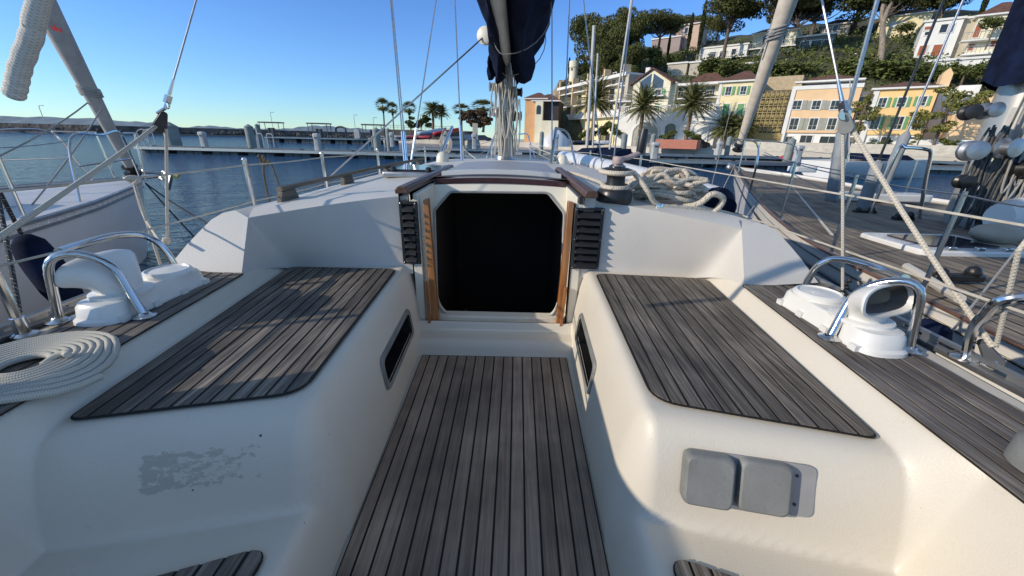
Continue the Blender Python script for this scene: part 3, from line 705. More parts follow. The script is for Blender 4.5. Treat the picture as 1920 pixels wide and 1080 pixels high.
gw=atz(1975,885,1.128); m=MB(); m.lathe([(.062,0),(.06,.05),(.045,.07),(.042,.12),(.055,.14),(.05,.15),(0,.152)],gw,None,26); m.build('coaming_winch',GREYP,boat)
# ======================= WATER =======================
m,t,b=nt('sea_water'); co=coords(t,(1,2.0,1)); 
n1=noise(t,co,.55,2,.5); n2=noise(t,co,2.6,4,.6); n3=noise(t,co,11,3,.6)
h=math_(t,'ADD',math_(t,'MULTIPLY',n1,.25),math_(t,'ADD',math_(t,'MULTIPLY',n2,.16),math_(t,'MULTIPLY',n3,.035)))
b.inputs['Base Color'].default_value=(.008,.06,.15,1); b.inputs['Specular IOR Level'].default_value=.36; b.inputs['Roughness'].default_value=.09; b.inputs['IOR'].default_value=1.33; bump(t,b,h,1.,2.0); SEA=m
m=MB(); m.grid([[V(x,y,0) for x in (-3000,-300,-60,0,60,300,3000)] for y in (-500,-30,10,60,300,4000)]); kind(m.build('water',SEA,None,ang=0),'structure')
# ======================= ROPES AND GEAR LYING ON OUR BOAT =======================
# flat coil
m=MB(); cx_,cy=-1.235,.835; pts=[]; N=9; st=26
def dz(x,y): return max(1.128,czone(abs(x-XC),y)+.004)
for k in range(N*st+1):
    a=2*PI*k/st; r=.045+.0152*k/st; x=cx_+r*math.cos(a); y=cy+r*.98*math.sin(a); pts.append(V(x,y,1.137 if abs(x-XC)>1.03 else max(1.10,1.137-(1.03-abs(x-XC))*.5)))
m.tube(pts,.0085,8,flat=1.15)
pts2=[pts[0]+V(0,0,0),pts[0]+V(.012,.02,.012),pts[0]+V(.03,.03,.018),pts[0]+V(.05,.02,.019)]; m.tube(spline(pts2,4),.0085,8)
tag(m.build('rope_coil',ROPE_COIL,None,ang=80),'flat spiral coil of white braided rope lying on the left side deck teak','rope')
# hank of flecked sheet beside the winch
random.seed(21); m=MB(); c0=aty(1262,362,2.15); zc=zroof(.85,2.15)+.01
pts=[];
for k in range(240):
    t=k/240; a=t*2*PI*14.5+random.uniform(-.4,.4); R=.10+.09*random.random()
    x=c0[0]-.02+R*1.25*math.cos(a); y=2.20+R*.7*math.sin(a)+.03*math.sin(t*13)
    z=max(zroof(min(1.15,abs(x-XC)),y),1.33)+.018+abs(math.sin(t*PI*4.5))*.15*max(.15,1-((x-c0[0])/.30)**2)*random.uniform(.5,1.1)
    pts.append(V(x,y,z))
m.tube(spline(pts,4),.0118,8)
e=c0+V(.02,0,0)
m.tube(spline([V(e[0]-.12,2.08,1.37),V(e[0]+.05,2.02,1.40),V(e[0]+.12,2.0,1.46),V(e[0]+.19,2.02,1.43),V(e[0]+.15,2.03,1.36),V(e[0]+.05,2.05,1.35)],8),.0155,8)
pts=[]
for k in range(40):
    a=k*.9; pts.append(V(c0[0]-.18+.07*math.cos(a),2.12+.03*math.sin(a*1.3)+k*.002,1.44+.07*math.sin(a)*(1 if k%2 else .8)))
m.tube(spline(pts,3),.014,8)
# turns on the winch, tail over the block and the lead forward
for z,r in ((.075,.062),(.147,.078)):
    m.tube([wc+V(r*math.cos(a),r*math.sin(a),z+.004*math.sin(a)) for a in np.linspace(0,2*PI,28,endpoint=False)],.0125,8,closed=True)
bl=aty(1235,384,1.98)
m.tube(spline([wc+V(.07,-.04,.15),wc+V(.11,-.05,.11),(wc+bl)/2+V(.04,-.05,.06),bl+V(-.02,-.01,.01),bl+V(.06,.0,-.01),bl+V(.3,.06,-.03),bl+V(.55,.2,-.09)],8),.0125,8)
m.tube(spline([wc+V(-.06,0,.08),aty(1120,340,2.5),aty(1075,325,3.1),aty(1050,322,3.6)],6),.0115,8)
tag(m.build('sheet_rope',ROPE_FLECK,None,ang=80),'heap of cream flecked rope piled on the cabin roof and wound round the winch','rope')
# thick knitted rope end hanging at the upper corner
m=MB(); a=aty(24,184,.9); b=aty(74,0,.9); d=nrm(b-a); path=spline([a,a+d*.03,a+(b-a)*.35+V(-.002,0,0),a+(b-a)*.7+V(.004,0,0),b,b+d*.5],10)
m.tube(path,[.003,.013,.016]+[.0172+.0008*math.sin(k*1.3) for k in range(len(path)-3)],20)
FUZZ=ropem('rope_knitted',(.74,.69,.60),turns=7,pitch=150,fuzz=.8,hair=1); tag(m.build('knitted_rope',FUZZ,None,ang=80),'thick fluffy cream knitted rope end hanging in the sky at the top left','rope')
# running backstay tackles, one each side
BLK=mat('block_cheek',(.05,.05,.05),.35,0,.2,20); BLKG=mat('block_cheek_grey',(.36,.36,.34),.35,.3,.2,20)
def block(c,axis,up,par,mt,sc=1.):
    R=np.array([nrm(np.cross(up,axis)),nrm(up),nrm(axis)]).T
    m=MB()
    for o in (-.014,.014):
        ol=[(math.cos(a)*.019,math.sin(a)*.019-.012) for a in np.linspace(PI,2*PI,10)]+[(math.cos(a)*.010,math.sin(a)*.010+.035) for a in np.linspace(0,PI,7)]
        m.prism([c+R@(V(x,y,o-.003)*sc) for x,y in ol],R@V(0,0,.006)*sc)
    o=m.build('block',mt,par,bevel=.002); m=MB(); m.lathe([(.02,-.01),(.014,-.004),(.014,.004),(.02,.010)],c+R@V(0,-.012,0)*sc,R,16); m.lathe([(.006,-.019),(.006,.019)],c+R@V(0,-.012,0)*sc,R,8); m.build('sheave',STEEL,o)
    return o
def strop(name,label,top,ter,blk_c,Yw,eye,ropes,mt):
    r=root(name,eye,label,'rigging'); T=aty(*ter,Yw); U=aty(*top,Yw+.1); d=nrm(U-T)
    m=MB(); m.tube([T,T+d*7],.0035,6); m.build('wire',WIRE,r)
    m=MB(); m.tube([T-d*.0,T+d*.07],[.007,.0045],10); m.box(T-d*.02,(.012,.03,.035),Rdir(d)); m.build('terminal',STEEL,r)
    c=aty(*blk_c,Yw)
    m=MB(); m.tube([T-d*.025,T-d*.06,c+V(0,0,.045)],.007,8); m.lathe([(.018,-.004),(.018,.004)],T-d*.045,Rdir(V(.3,1,0)),12); m.build('shackle',STEEL,r)
    block(c,nrm(V(.9 if c[0]>0 else -1,1,.1)),nrm(T-c),r,mt,1.15 if c[0]>0 else 1.35)
    return r,c
eL=atz(314,458,1.14); rL,cL=strop('running_backstay','steel wire and black pulley block with cream rope on the left side deck','' and 0 or (368,0),(317,178),(301,232),1.9,eL,None,BLK)
m=MB(); m.tube(sag(eL,cL+V(.02,0,-.02),0,4),.0065,8); m.ball(eL+V(0,0,.02),.02,8); m.build('vertical_fall',ROPE,rL)
q=aty(0,440,.95); d=q-cL; m=MB(); m.tube(spline([cL+V(-.015,0,-.005),cL+d*.5-V(0,0,.006),cL+d*1.7],6),.0075,8); m.build('hauling_part',ROPE,rL)
eR=atz(1599,700,1.14)+V(.1,0,0); eR=atz(1580,556,1.14)
rR,cR=strop('running_backstay','steel wire and grey pulley block with cream rope above the right side deck',(1541,0),(1579,190),(1586,232),1.45,eR,None,BLKG)
m=MB(); m.tube([eR,cR+V(.0,0,-.03)],.0055,8); m.build('vertical_fall',ROPE,rR)
b2=aty(1858,668,.95); m=MB(); m.tube(sag(cR+V(.02,0,-.01),b2+V(-.01,0,.03),.01,6),.0075,8); m.build('hauling_part',ROPE,rR)
block(b2,nrm(V(.8,1,0)),nrm(cR-b2),rR,BLK,1.0)
m=MB(); a=aty(1910,470,.9); m.tube(sag(b2+V(0,0,.03),a,.0,4)+[a+V(.1,0,.4)],.0055,8); m.build('rope_tail',ROPE,rR)
m=MB(); g=aty(1572,555,1.45)
for k in range(5): m.ball(eR+V(.006*(-1)**k,0,.012+k*.014),.010,8)
m.build('shackles',DARKM,rR)
# right quarter pushpit rail
def railthing(name,label,paths,r=.0125,cat='rail'):
    m=MB(); 
    for p in paths: m.tube(spline(p,5),r,10)
    return tag(m.build(name,STEEL,None),label,cat)
m=MB(); m.tube(spline([aty(1920-5,553,.9)+V(.2,-.1,.05),aty(1905,558,.9),aty(1845,592,.95),aty(1822,625,.98),aty(1812,675,.99)],6),.0125,10); m.lathe([(.035,0),(.035,.006),(.02,.015)],atz(1808,672,1.125),None,16); m.build('pushpit',STEEL,boat)
# bits tied to the left lifelines
k0=aty(250,338,1.72); r=root('lashing',k0,'knotted pale rope lashing hanging from the left lifeline beside the neighbour bow','rope')
m=MB(); m.tube(spline([k0,k0+V(.0,0,-.2),k0+V(0,0,-.52)],4),.006,8); m.build('rope_leg',ROPE,r)
m=MB(); m.tube(spline([k0,aty(268,400,1.75),aty(298,450,1.61)],4),.006,8); m.build('rope_leg',ROPE,r)
m=MB(); m.tube([k0+V(.022*math.cos(a),.012*math.sin(2*a),.015*math.sin(a)) for a in np.linspace(0,4*PI,30)],.007,8); m.build('knot',ROPE,r)
k0=aty(494,298,2.8); m=MB(); m.tube(spline([k0+V(0,0,0),k0+V(-.02,0,-.12),k0+V(-.02,.0,-.33)],5),.007,8); m.tube(spline([k0,k0+V(.05,0,-.05),k0+V(.06,.02,-.18)],5),.006,8)
for k in range(14): m.ball(k0+V(random.uniform(-.035,.035),0,random.uniform(-.04,.02)),.012,6)
tag(m.build('cord_hank',mat('brown_cord',(.14,.11,.07),.9,0,.3,40),None),'short brown cord hank dangling from the left lifeline','rope')
m=MB(); a=aty(1040,330,3.2); 
for q in (((1040,300),(1110,345)),): pass
m.tube(spline([aty(870,280,6.5),aty(905,300,5.5),aty(950,270,6.8)],6),.006,6); m.tube(spline([aty(985,270,6.8),aty(1060,300,5.2),aty(1130,345,3.0)],6),.006,6)
tag(m.build('deck_line',ROPE,None),'thin white lines stretched low across the foredeck on both sides of the mast','rope')
m=MB(); c=aty(833,240,7.0); b=aty(835,275,7.0)
for k in range(5): m.tube(spline([c+V(.0,0,0),c+V(-.05-.01*k,0,-.25),b+V(.02*k-.03,0,-.1),c+V(.08+.01*k,0,-.22),c+V(.01,0,0)],6),.008,6)
tag(m.build('hung_rope',ROPE,None),'white rope loops hanging from the foredeck guard wire left of the mast','rope')
# bow rail frames seen either side of the mast
for pts in (((818,308),(850,235),(872,306)),((1032,305),(1042,232),(1068,250),(1085,320))):
    pass
m=MB(); m.tube(spline([aty(1033,306,4.6),aty(1043,240,4.9)],4),.02,8); m.tube(spline([aty(1043,240,4.9),aty(1065,252,4.7),aty(1080,310,4.4)],6),.013,8); m.build('mast_guard_rail',STEEL,boat); m=MB(); m.tube([aty(818,308,4.8),aty(848,238,5.4)],.02,8); m.build('guard_post',STEEL,boat)
# unseen cloth and rail added on the port quarter to shade the cockpit 
r=root('added_shade_cloth',(-1.62,-.4,1.15),'unseen navy cloth added at the port quarter to shade the cockpit','cloth')
m=MB(); m.grid([[V(-1.50+.012*math.sin(Y*9+z*5),Y,z) for z in np.linspace(1.17,1.60,9)] for Y in np.linspace(-1.9,.60,24)]); m.build('cloth',NAVY,r,ang=80,thick=.004)
m=MB(); m.tube([V(-1.50,-1.9,1.61),V(-1.50,.61,1.61)],.012,8); m.tube([V(-1.50,.61,1.13),V(-1.50,.61,1.61)],.012,8); m.build('rail',STEEL,r)
# white dinghy carried along the starboard side deck
r=root('inflatable_tube',aty(1200,340,4.5),'long white inflated tube with dark cone end lying along the right side deck','dinghy')
a=aty(1056,296,6.8); b=aty(1342,382,2.35); m=MB(); P=spline([a,aty(1125,312,5.0),aty(1240,345,3.3),b],8); m.tube(P,[.11]*8+[.10]*(len(P)-8),16); m.build('tube',GEL,r,ang=60)
d=nrm(b-P[-3]); m=MB(); m.lathe([(.1,0),(.098,.03),(.06,.10),(.055,.14),(0,.145)],b,Rdir(d),16); m.build('cone_end',NAVY,r)
# ======================= LEFT NEIGHBOUR =======================
def mkboat(name,bow,deck,hullrows,label,mt,sheer_tube=None):
    pass
LB=root('sailboat',(-5.2,2,0),'white sailboat moored alongside on the left, bow rail and grey furled sail at its bow','sailboat')
ax0=V(-5.55,5.85); ax1=V(-4.55,-5.2); axd=nrm(ax1-ax0); axn=V(-axd[1],axd[0])   # starboard side
if axn[0]<0: axn=-axn
def lbp(u,hh,z): p=ax0+axd*u+axn*hh; return V(p[0],p[1],z)
def lbh(u): return float(np.interp(u,[0,.4,1,2,3,4,6,8,11],[.02,.33,.66,1.10,1.42,1.62,1.8,1.75,1.35]))
def lbz(u): return 1.02-.018*u
m=MB(); us=[0,.15,.4,.7,1,1.5,2,2.6,3.3,4,5,6,7,8,9.5,11]
for s in(-1,1):
    G=[[lbp(u+(.0 if z>.9 else (.95-z)*.28*max(0,1-u/3)),s*lbh(u)*k,z) for k,z in ((1,lbz(u)),(1.0,.8),(.95,.45),(.82,.1),(.6,-.4))] for u in us]
    m.grid(G if s<0 else [r[::-1] for r in G])
HULLW=mat('hull_white',(.76,.73,.67),.28,0,.05,2,coat=.2,dirt=.1); m.build('hull',HULLW,LB,ang=50)
m=MB(); m.grid([[lbp(u,h*lbh(u),lbz(u)+.02*(1-h*h)) for h in np.linspace(-1,1,9)] for u in us]); m.build('deck',mat('deck_pale_blue',(.55,.55,.55),.55,0,.06,3,bs=200),LB,ang=60)
m=MB()
for s in(-1,1):
    m.tube([lbp(u,s*(lbh(u)-.0),lbz(u)+.02) for u in us],.022,6); m.tube([lbp(u,s*(lbh(u)+.006),lbz(u)-.05) for u in us],.013,6)
m.build('toe_rail',GALV,LB)
m=MB(); 
for k in range(46): u=.3+k*.13; p=lbp(u,lbh(u)+.018,lbz(u)-.015); m.ball(p,.008,6)
m.build('rail_bolts',STEEL,LB)
m=MB(); m.grid([[lbp(u,h*(.62+.25*min(1,(u-2.2)/2)),lbz(u)+(.03 if abs(h)==1 else .16+.06*min(1,(u-2.2)))*1.) for h in (-1,-.9,-.4,0,.4,.9,1)] for u in (2.2,2.5,3.2,4.5,6)]); m.build('coachroof',GEL,LB,ang=50)
for s in (-1,1):
    m=MB(); m.tube(spline([lbp(2.0,s*.95,lbz(2)+.02),lbp(1.75,s*.85,1.6),lbp(1.2,s*.70,1.64),lbp(.6,s*.42,1.66),lbp(.45,s*.36,1.3),lbp(.35,s*.3,1.04)],5),.0125,8); m.tube([lbp(1.8,s*.87,1.33),lbp(.5,s*.38,1.34)],.009,6); m.tube([lbp(.15,s*.2,1.04),lbp(.15,s*.25,1.66),lbp(.55,s*.42,1.66)],.0125,8); m.build('pulpit',STEEL,LB)
for u in (2.9,4.3,5.8):
    for s in (-1,1): m=MB(); p=lbp(u,s*(lbh(u)-.05),lbz(u)); m.tube([p,p+V(0,0,.6)],.0125,8); m.lathe([(.025,0),(.025,.06),(.014,.07)],p,None,10); m.build('stanchion',STEEL,LB)
m=MB()
for s in (-1,1):
    for z in (.58,):
        pp=[lbp(1.8,s*.87,lbz(1)+z)]+[lbp(u,s*(lbh(u)-.05),lbz(u)+z) for u in (2.9,4.3,5.8,8)]
        for a,b in zip(pp,pp[1:]): m.tube(sag(a,b,.01,5),.004,5)
m.build('lifelines',WIRE,LB)
fb=lbp(.25,0,1.2); F1=aty(243,312,fb[1]); F2=aty(78,0,fb[1]-.75); d=F2-F1
m=MB(); P=[F1,F1+d*.3,F1+d*.5,F1+d*1.02,F1+d*2.8]; m.tube(P,[.05,.068,.08,.115,.10],16); gen=m.build('furled_sail',mat('furled_sail_grey',(.38,.36,.33),.8,0,.12,8,bs=30),LB,ang=60)
m=MB(); m.lathe([(.10,0),(.10,.02),(.04,.03),(.04,.09),(.09,.10),(.09,.12)],F1-d*.06,Rdir(d),16); m.build('furling_drum',DARKM,gen)
m=MB(); c=F1+d*.50; sx=nrm(np.cross(d,V(0,1,0)))
for k in range(5): m.tube([c+nrm(d)*.02*k+sx*.095*math.cos(a)+V(0,1,0)*.095*math.sin(a) for a in np.linspace(0,2*PI,16,endpoint=False)],.012,6,closed=True)
m.ball(c+sx*.10,.04,8); m.ball(c-sx*.11+nrm(d)*.05,.03,8); m.build('lashing',ROPE_GREY,gen)
# red crown-like emblem printed on the sail cloth
c=aty(106,54,P[3][1]-.16); m=MB(); ud=nrm(np.cross(V(0,1,0),nrm(d))); ud=ud if ud[0]>0 else -ud; vd=nrm(d); hw=.045
pl=[(-1,-.5),(1,-.5),(1.2,.5),(.5,0),(0,.8),(-.5,0),(-1.2,.5)]; m.prism([c+ud*x*hw+vd*y*hw for x,y in pl],V(0,-.004,0)); m.build('red_emblem',mat('red_print',(.50,.02,.03),.6,0,.1),gen)
for q in (((0,280),(165,192)),((60,372),(190,205))):
    a=aty(*q[1],P[2][1]); b=aty(*q[0],3.2 if q[0][0]==0 else 3.8); m=MB(); m.tube(sag(a,b+(b-a)*.4,.05,8),.008,6); m.build('sail_sheet',ROPE_GREY,LB)
# anchor on the bow roller
m=MB(); c=lbp(-.12,0,1.04); m.box(c+V(0,-.05,.0),(.10,.5,.05)); m.build('bow_roller',GALV,LB,bevel=.01)
m=MB(); c=aty(296,330,6.0); m.tube([c+V(-.25,-.1,.06),c+V(.06,.1,.03)],.022,8); m.prism([c+V(.0,.1,.08),c+V(.2,.0,.02),c+V(.08,.0,-.22),c+V(-.06,.05,-.04)],V(0,.06,0)); m.build('anchor',GALV,LB,bevel=.008)
m=MB(); m.prism([c+V(.02,.02,.02),c+V(.30,.04,.04),c+V(.24,.04,-.04),c+V(.06,.02,-.03)],V(0,.05,.01)); m.build('anchor_fluke',mat('yellow_paint',(.62,.58,.22),.5,0,.1),LB,bevel=.006)
for k in range(2):
    a=lbp(.1,.15,.98); b=aty(*((392,420),(378,432))[k],3.9)*1; m=MB(); m.tube(sag(a,b-V(0,0,.2)*k,.03,8),.009,6); tag(m.build('mooring_line',mat('black_rope%d'%k,(.02,.02,.022),.9,0,.3,30),None),('upper','lower')[k]+' of two black mooring lines running down from the left neighbour bow','rope')
m=MB(); p=lbp(6.2,lbh(6.2)*.985,.55)
for k in range(2):
    u=4.3+k*1.8; q0=lbp(u,lbh(u)*.985+.012,.62); q1=lbp(u+.5,lbh(u+.5)*.985+.012,.62); m.prism([q0-V(0,0,.05),q1-V(0,0,.05),q1+V(0,0,.05),q0+V(0,0,.05)],axn[0]*V(.012,0,0)); 
m.build('portlight',ACR,LB,bevel=.01)
# fender hanging between the hulls on black and white rope
fc=aty(88,505,2.35); r=root('fender',fc,'navy covered fender hanging on black rope against the left neighbour hull','fender')
ax=nrm(V(.42,-.1,-1)); R=Rdir(ax); m=MB(); m.lathe([(0,-.24),(.04,-.23),(.08,-.18),(.092,-.10),(.095,0),(.092,.13),(.08,.21),(.04,.25),(0,.26)],fc,R,18); m.build('fender_body',NAVY,r,ang=60)
m=MB(); top=fc-ax*.25; m.tube(sag(top,aty(0,362,2.2),.0,4),.011,8); m.build('fender_rope',ROPE_DARK,r)
m=MB(); a=aty(-4,372,1.7); b=aty(36,585,1.25); m.tube(sag(a+(a-b)*.3,b,.01,5),.008,8); tag(m.build('spring_line',ROPE_DARK,None),'black and white flecked rope running down to the left toe rail','rope')
# ======================= RIGHT NEIGHBOUR =======================
RB=root('sailboat',(4.6,5,0),'classic white sailboat moored alongside on the right, teak deck and cream furled jib','sailboat')
def capline(L): return [tuple(atz(x,y,z)-V(0,0,.085)) for x,y,z in L]
NE=[(2.05,-.9,.80)]+capline([(2050,715,.885),(1920,650,.885),(1760,571,.885),(1600,497,.89),(1500,444,.91),(1440,396,.95),(1400,350,1.03),(1377,312,1.13)])
FE=[(7.6,-.9,.80),(7.9,1.5,.80)]+capline([(2050,410,.885),(1900,390,.885),(1760,373,.89),(1660,356,.91),(1560,337,.96),(1460,322,1.04)])+[(NE[-1][0]+.10,NE[-1][1]+.02,NE[-1][2])]
tt=np.linspace(0,8,40); ne=[V(*[np.interp(t,range(9),[p[i] for p in NE]) for i in range(3)]) for t in tt]; fe=[V(*[np.interp(t,range(9),[p[i] for p in FE]) for i in range(3)]) for t in tt]
def smooth(P,n=4):
    A=np.array(P)
    for _ in range(n): B=A.copy(); B[1:-1]=(A[:-2]+A[1:-1]*2+A[2:])/4; A=B
    return [a for a in A]
ne=smooth(ne);fe=smooth(fe)
m=MB()
for E,s in ((ne,1),(fe,-1)):
    G=[]
    for i,p in enumerate(E):
        o=(ne[i]+fe[i])/2-p; o[2]=0; k=lambda f:p+o*f
        rk=max(0,(p[1]-8.0))*.22
        G.append([V(*(p[:2]),p[2]+.07),V(*(k(.02)[:2]),.66)-V(0,rk*.25,0),V(*(k(.07)[:2]),.4)-V(0,rk*.6,0),V(*(k(.2)[:2]),.1)-V(0,rk*1.0,0),V(*(k(.45)[:2]),-.4)-V(0,rk*1.6,0)])
    m.grid(G if s>0 else [r[::-1] for r in G])
m.build('hull',HULLW,RB,ang=60)
m=MB(); 
for E in (ne,fe):
    m.tube([p+V(0,0,.08) for p in E],.02,6,flat=.6)
m.build('cap_rail',mat('brown_cap_rail',(.15,.08,.05),.4,0,.3,5),RB)
m=MB()
for E,s in ((ne,-1),(fe,1)):
    m.tube([V(p[0]+s*.006+.0,p[1],p[2]-.10) for p in E],.012,5)
m.build('sheer_stripe',BLACK,RB)
m=MB(); m.grid([[ (e+V(-.04,0,.005)),(e+V(-.045,0,.085))] for e in fe]); m.build('bulwark',GEL,RB,ang=60,thick=.03)
# deck planks swept with the sheer
m=MB(); random.seed(5); NP=44
for k in range(NP):
    a=k/NP+.0012; b=(k+1)/NP-.0012; m.cur=random.random()*.999+.001
    m.grid([[ne[i]*(1-f)+fe[i]*f+V(0,0,.0+.03*math.sin(f*PI)) for f in (a,b)] for i in range(len(ne))])
dk=m.build('teak_deck',TEAK_NEIGHBOUR,RB,ang=60); m=MB(); m.grid([[ne[i]*(1-f)+fe[i]*f+V(0,0,-.008+.03*math.sin(f*PI)) for f in np.linspace(0,1,9)] for i in range(len(ne))]); m.build('caulking',CAULK,dk,ang=60)
DZ=lambda Y:float(np.interp(Y,[0,3,6,9.8],[.80,.81,.85,1.02]))+.012
# mast
mb=atz(1795,425,1.0); mtp=aty(1900,130,mb[1]+.0); dm=nrm(V(.0,0,1)); mb=V(4.05,3.7,1.0); 
mb=aty(1800,430,4.8)
m=MB(); m.tube([mb-V(0,0,.1),mb+V(0,0,9)],.165,20,flat=1.25,up=(0,1,0)); rm=m.build('mast',mat('grey_mast',(.46,.45,.43),.35,.5,.1,4),RB)
m=MB(); m.box(mb+V(0,-.13,.08),(.36,.30,.24)); m.lathe([(.24,0),(.24,.05),(.19,.08)],mb-V(0,0,.06),None,18); m.build('mast_step',GALV,rm,bevel=.02)
m=MB(); m.box(mb+V(-.12,-.17,1.12),(.10,.10,.5)); m.box(mb+V(.10,-.17,1.0),(.10,.10,.35)); m.box(mb+V(.02,-.18,.95),(.46,.02,.05)); m.build('winch_pads',ALU,rm,bevel=.008)
for wx,wy,s_,rr0,mt in ((a_,b_,c_,d_*1.25,e_) for a_,b_,c_,d_,e_ in ((1815,283,-.7,.085,GALV),(1872,278,.1,.085,GALV),(1812,212,-1,.06,DARKM),(1842,209,-.3,.065,GALV),(1898,316,.5,.11,DARKM),(1800,340,-.8,.06,DARKM))):
    m=MB(); R=Rdir(V(s_*.5,-1,.05)); m.lathe([(rr0,0),(rr0,.04),(rr0*.66,.06),(rr0*.6,.12),(rr0*.9,.14),(rr0*.9,.155),(rr0*.4,.165),(0,.166)],aty(wx,wy,4.5),R,20); m.build('mast_winch',mt,rm)
random.seed(11); m=MB(); m2=MB()
for k in range(44):
    x=mb[0]+(random.uniform(-.50,-.15) if k%2==0 else random.uniform(-.15,.22)); y=mb[1]-.27-random.uniform(0,.08); z0=mb[2]+random.uniform(.7,1.2); l=random.uniform(.4,.85); w_=random.uniform(.03,.09)
    (m if k%2 else m2).tube(spline([V(x,y,z0),V(x-w_,y-.02,z0-l*.5),V(x-w_*.4,y-.03,z0-l),V(x+w_,y-.02,z0-l*.55),V(x+.02,y,z0-.02)],6),.011,6)
for k in range(12):
    x=mb[0]+random.uniform(-.25,.2); (m if k%2 else m2).tube(spline([V(x,mb[1]-.25,mb[2]+.3),V(x+random.uniform(-.05,.05),mb[1]-.28,mb[2]+1.2),V(x*.5+mb[0]*.5,mb[1]-.2,mb[2]+2.4),V(mb[0]+random.uniform(-.1,.1),mb[1]-.18,mb[2]+5)],5),.009,6)
m.build('halyards',ROPE_GREY,rm); m2.build('dark_halyards',mat('dark_rope',(.09,.09,.085),.9,0,.4,30),rm)
# boom under navy cover, gooseneck at the upper right
gb=mb+V(.14,-.2,1.8); bd=nrm(V(.22,-1,.10)); m=MB(); G=[]; pp=nrm(np.cross(bd,V(0,0,1)))
for k in range(24):
    t=k/23; c=gb+bd*(t*3.4)+V(0,0,.15); G.append([c+pp*math.cos(a)*(.25+.03*math.sin(5*a+8*t)+.03*math.sin(17*t))+V(0,0,math.sin(a)*(.42+.08*math.sin(3*a+6*t))*(1 if t>.05 else 1.)+.12) for a in np.linspace(0,2*PI,26,endpoint=False)])
m.grid(G,True); m.add(G[0],[tuple(range(26))]); m.add(G[-1],[tuple(range(26))[::-1]]); m.build('boom_cover',NAVY,rm,ang=80)
m=MB(); G=[[mb+V(.02+math.cos(a)*(.36+.04*math.sin(4*a)),-.02+math.sin(a)*.36,z+.05*math.sin(3*a+1)) for a in np.linspace(0,2*PI,20,endpoint=False)] for z in (1.62,1.78,2.3,3.,3.8)]; m.grid(G,True); m.build('mast_cover',NAVY,rm,ang=80)
# shrouds in grey sleeves
SLV=mat('grey_sleeve',(.24,.26,.28),.6,0,.15,8)
for (b_,k_,t_),Yk,rs in ((((1543,430),(1582,235),(1645,0)),6.3,.10),(((1598,445),(1648,300),(1769,0)),5.7,.09),(((1622,432),(1702,245),(1806,0)),6.6,.09)):
    B=aty(*b_,Yk); K=aty(*k_,Yk); T=aty(*t_,Yk); B[2]=max(B[2],.80); d1=nrm(K-B); m=MB(); L=np.linalg.norm(K-B); m.tube([B,B+d1*.1,B+d1*L*.93,K],[.02,rs,rs*.9,.02],12,flat=.8); sh=m.build('shroud_sleeve',SLV,RB,bevel=0)
    m=MB(); d2=nrm(T-K); m.tube([B-V(0,0,.02),B,K,K+d2*7],.028 if b_[0]==1543 else .015,8); m.build('wire',WIRE if b_[0]!=1598 else DARKM,sh)
# furled jib
J0=aty(1388,268,10.6); J1=aty(1478,0,9.4); d=J1-J0; m=MB(); m.tube([J0,J0+d*.25,J0+d*.6,J0+d,J0+d*2.4],[.08,.115,.14,.175,.175],16); jib=m.build('furled_jib',mat('furled_sail_cream',(.56,.49,.40),.85,0,.14,7,bs=25),RB,ang=60)
m=MB(); sx=V(1,0,0)
for f in (.78,.80,.82,.84): c=J0+d*f; m.tube([c+sx*.18*math.cos(a)+V(0,1,0)*.18*math.sin(a)+V(0,0,.05*math.cos(a)) for a in np.linspace(0,2*PI,16,endpoint=False)],.02,6,closed=True)
m.ball(J0+d*.80+V(-.15,-.08,0),.08,8); m.tube([J0+d*.79+V(-.16,-.05,0),J0+d*.66+V(-.28,-.05,0)],.02,6); m.build('sheet_lashing',ROPE_GREY,jib)
m=MB(); m.lathe([(.13,0),(.14,.02),(.05,.03),(.05,.12),(.13,.13),(.13,.16)],J0-nrm(d)*.2,Rdir(d),16); m.build('furling_drum',DARKM,jib)
bowp=(ne[-1]+fe[-1])/2
m=MB(); m.tube([bowp+V(0,-.2,.02),bowp+V(-.02,.35,.12)],.05,8); m.ball(bowp+V(-.12,.1,.05),.09,10); m.build('bowsprit_roller',GALV,RB)
for s,E in ((-1,ne),(1,fe)):
    m=MB(); a=E[-4];b=E[-2]; m.tube(spline([E[-7]+V(0,0,.05),E[-7]+V(0,.05,.72),E[-3]+V(0,0,.78),bowp+V(s*.12,.25,.78)],5),.014,8); m.tube([E[-3]+V(0,0,.05),E[-3]+V(0,0,.78)],.014,8); m.build('pulpit',STEEL,RB)
for E,s in ((ne,1),(fe,-1)):
    for i in (4,10,16,22,28):
        p=E[i]+V(s*.08,0,.0); m=MB(); m.tube([p,p+V(0,0,.68)],.013,8); m.lathe([(.03,0),(.03,.05),(.015,.06)],p,None,10); m.build('stanchion',STEEL,RB)
    m=MB()
    for z in (.66,):
        pp_=[E[i]+V(s*.08,0,z) for i in (0,4,10,16,22,28,33)]
        for a,b in zip(pp_,pp_[1:]): m.tube(sag(a,b,.012,5),.005,5)
    m.build('lifelines',WIRE,RB)
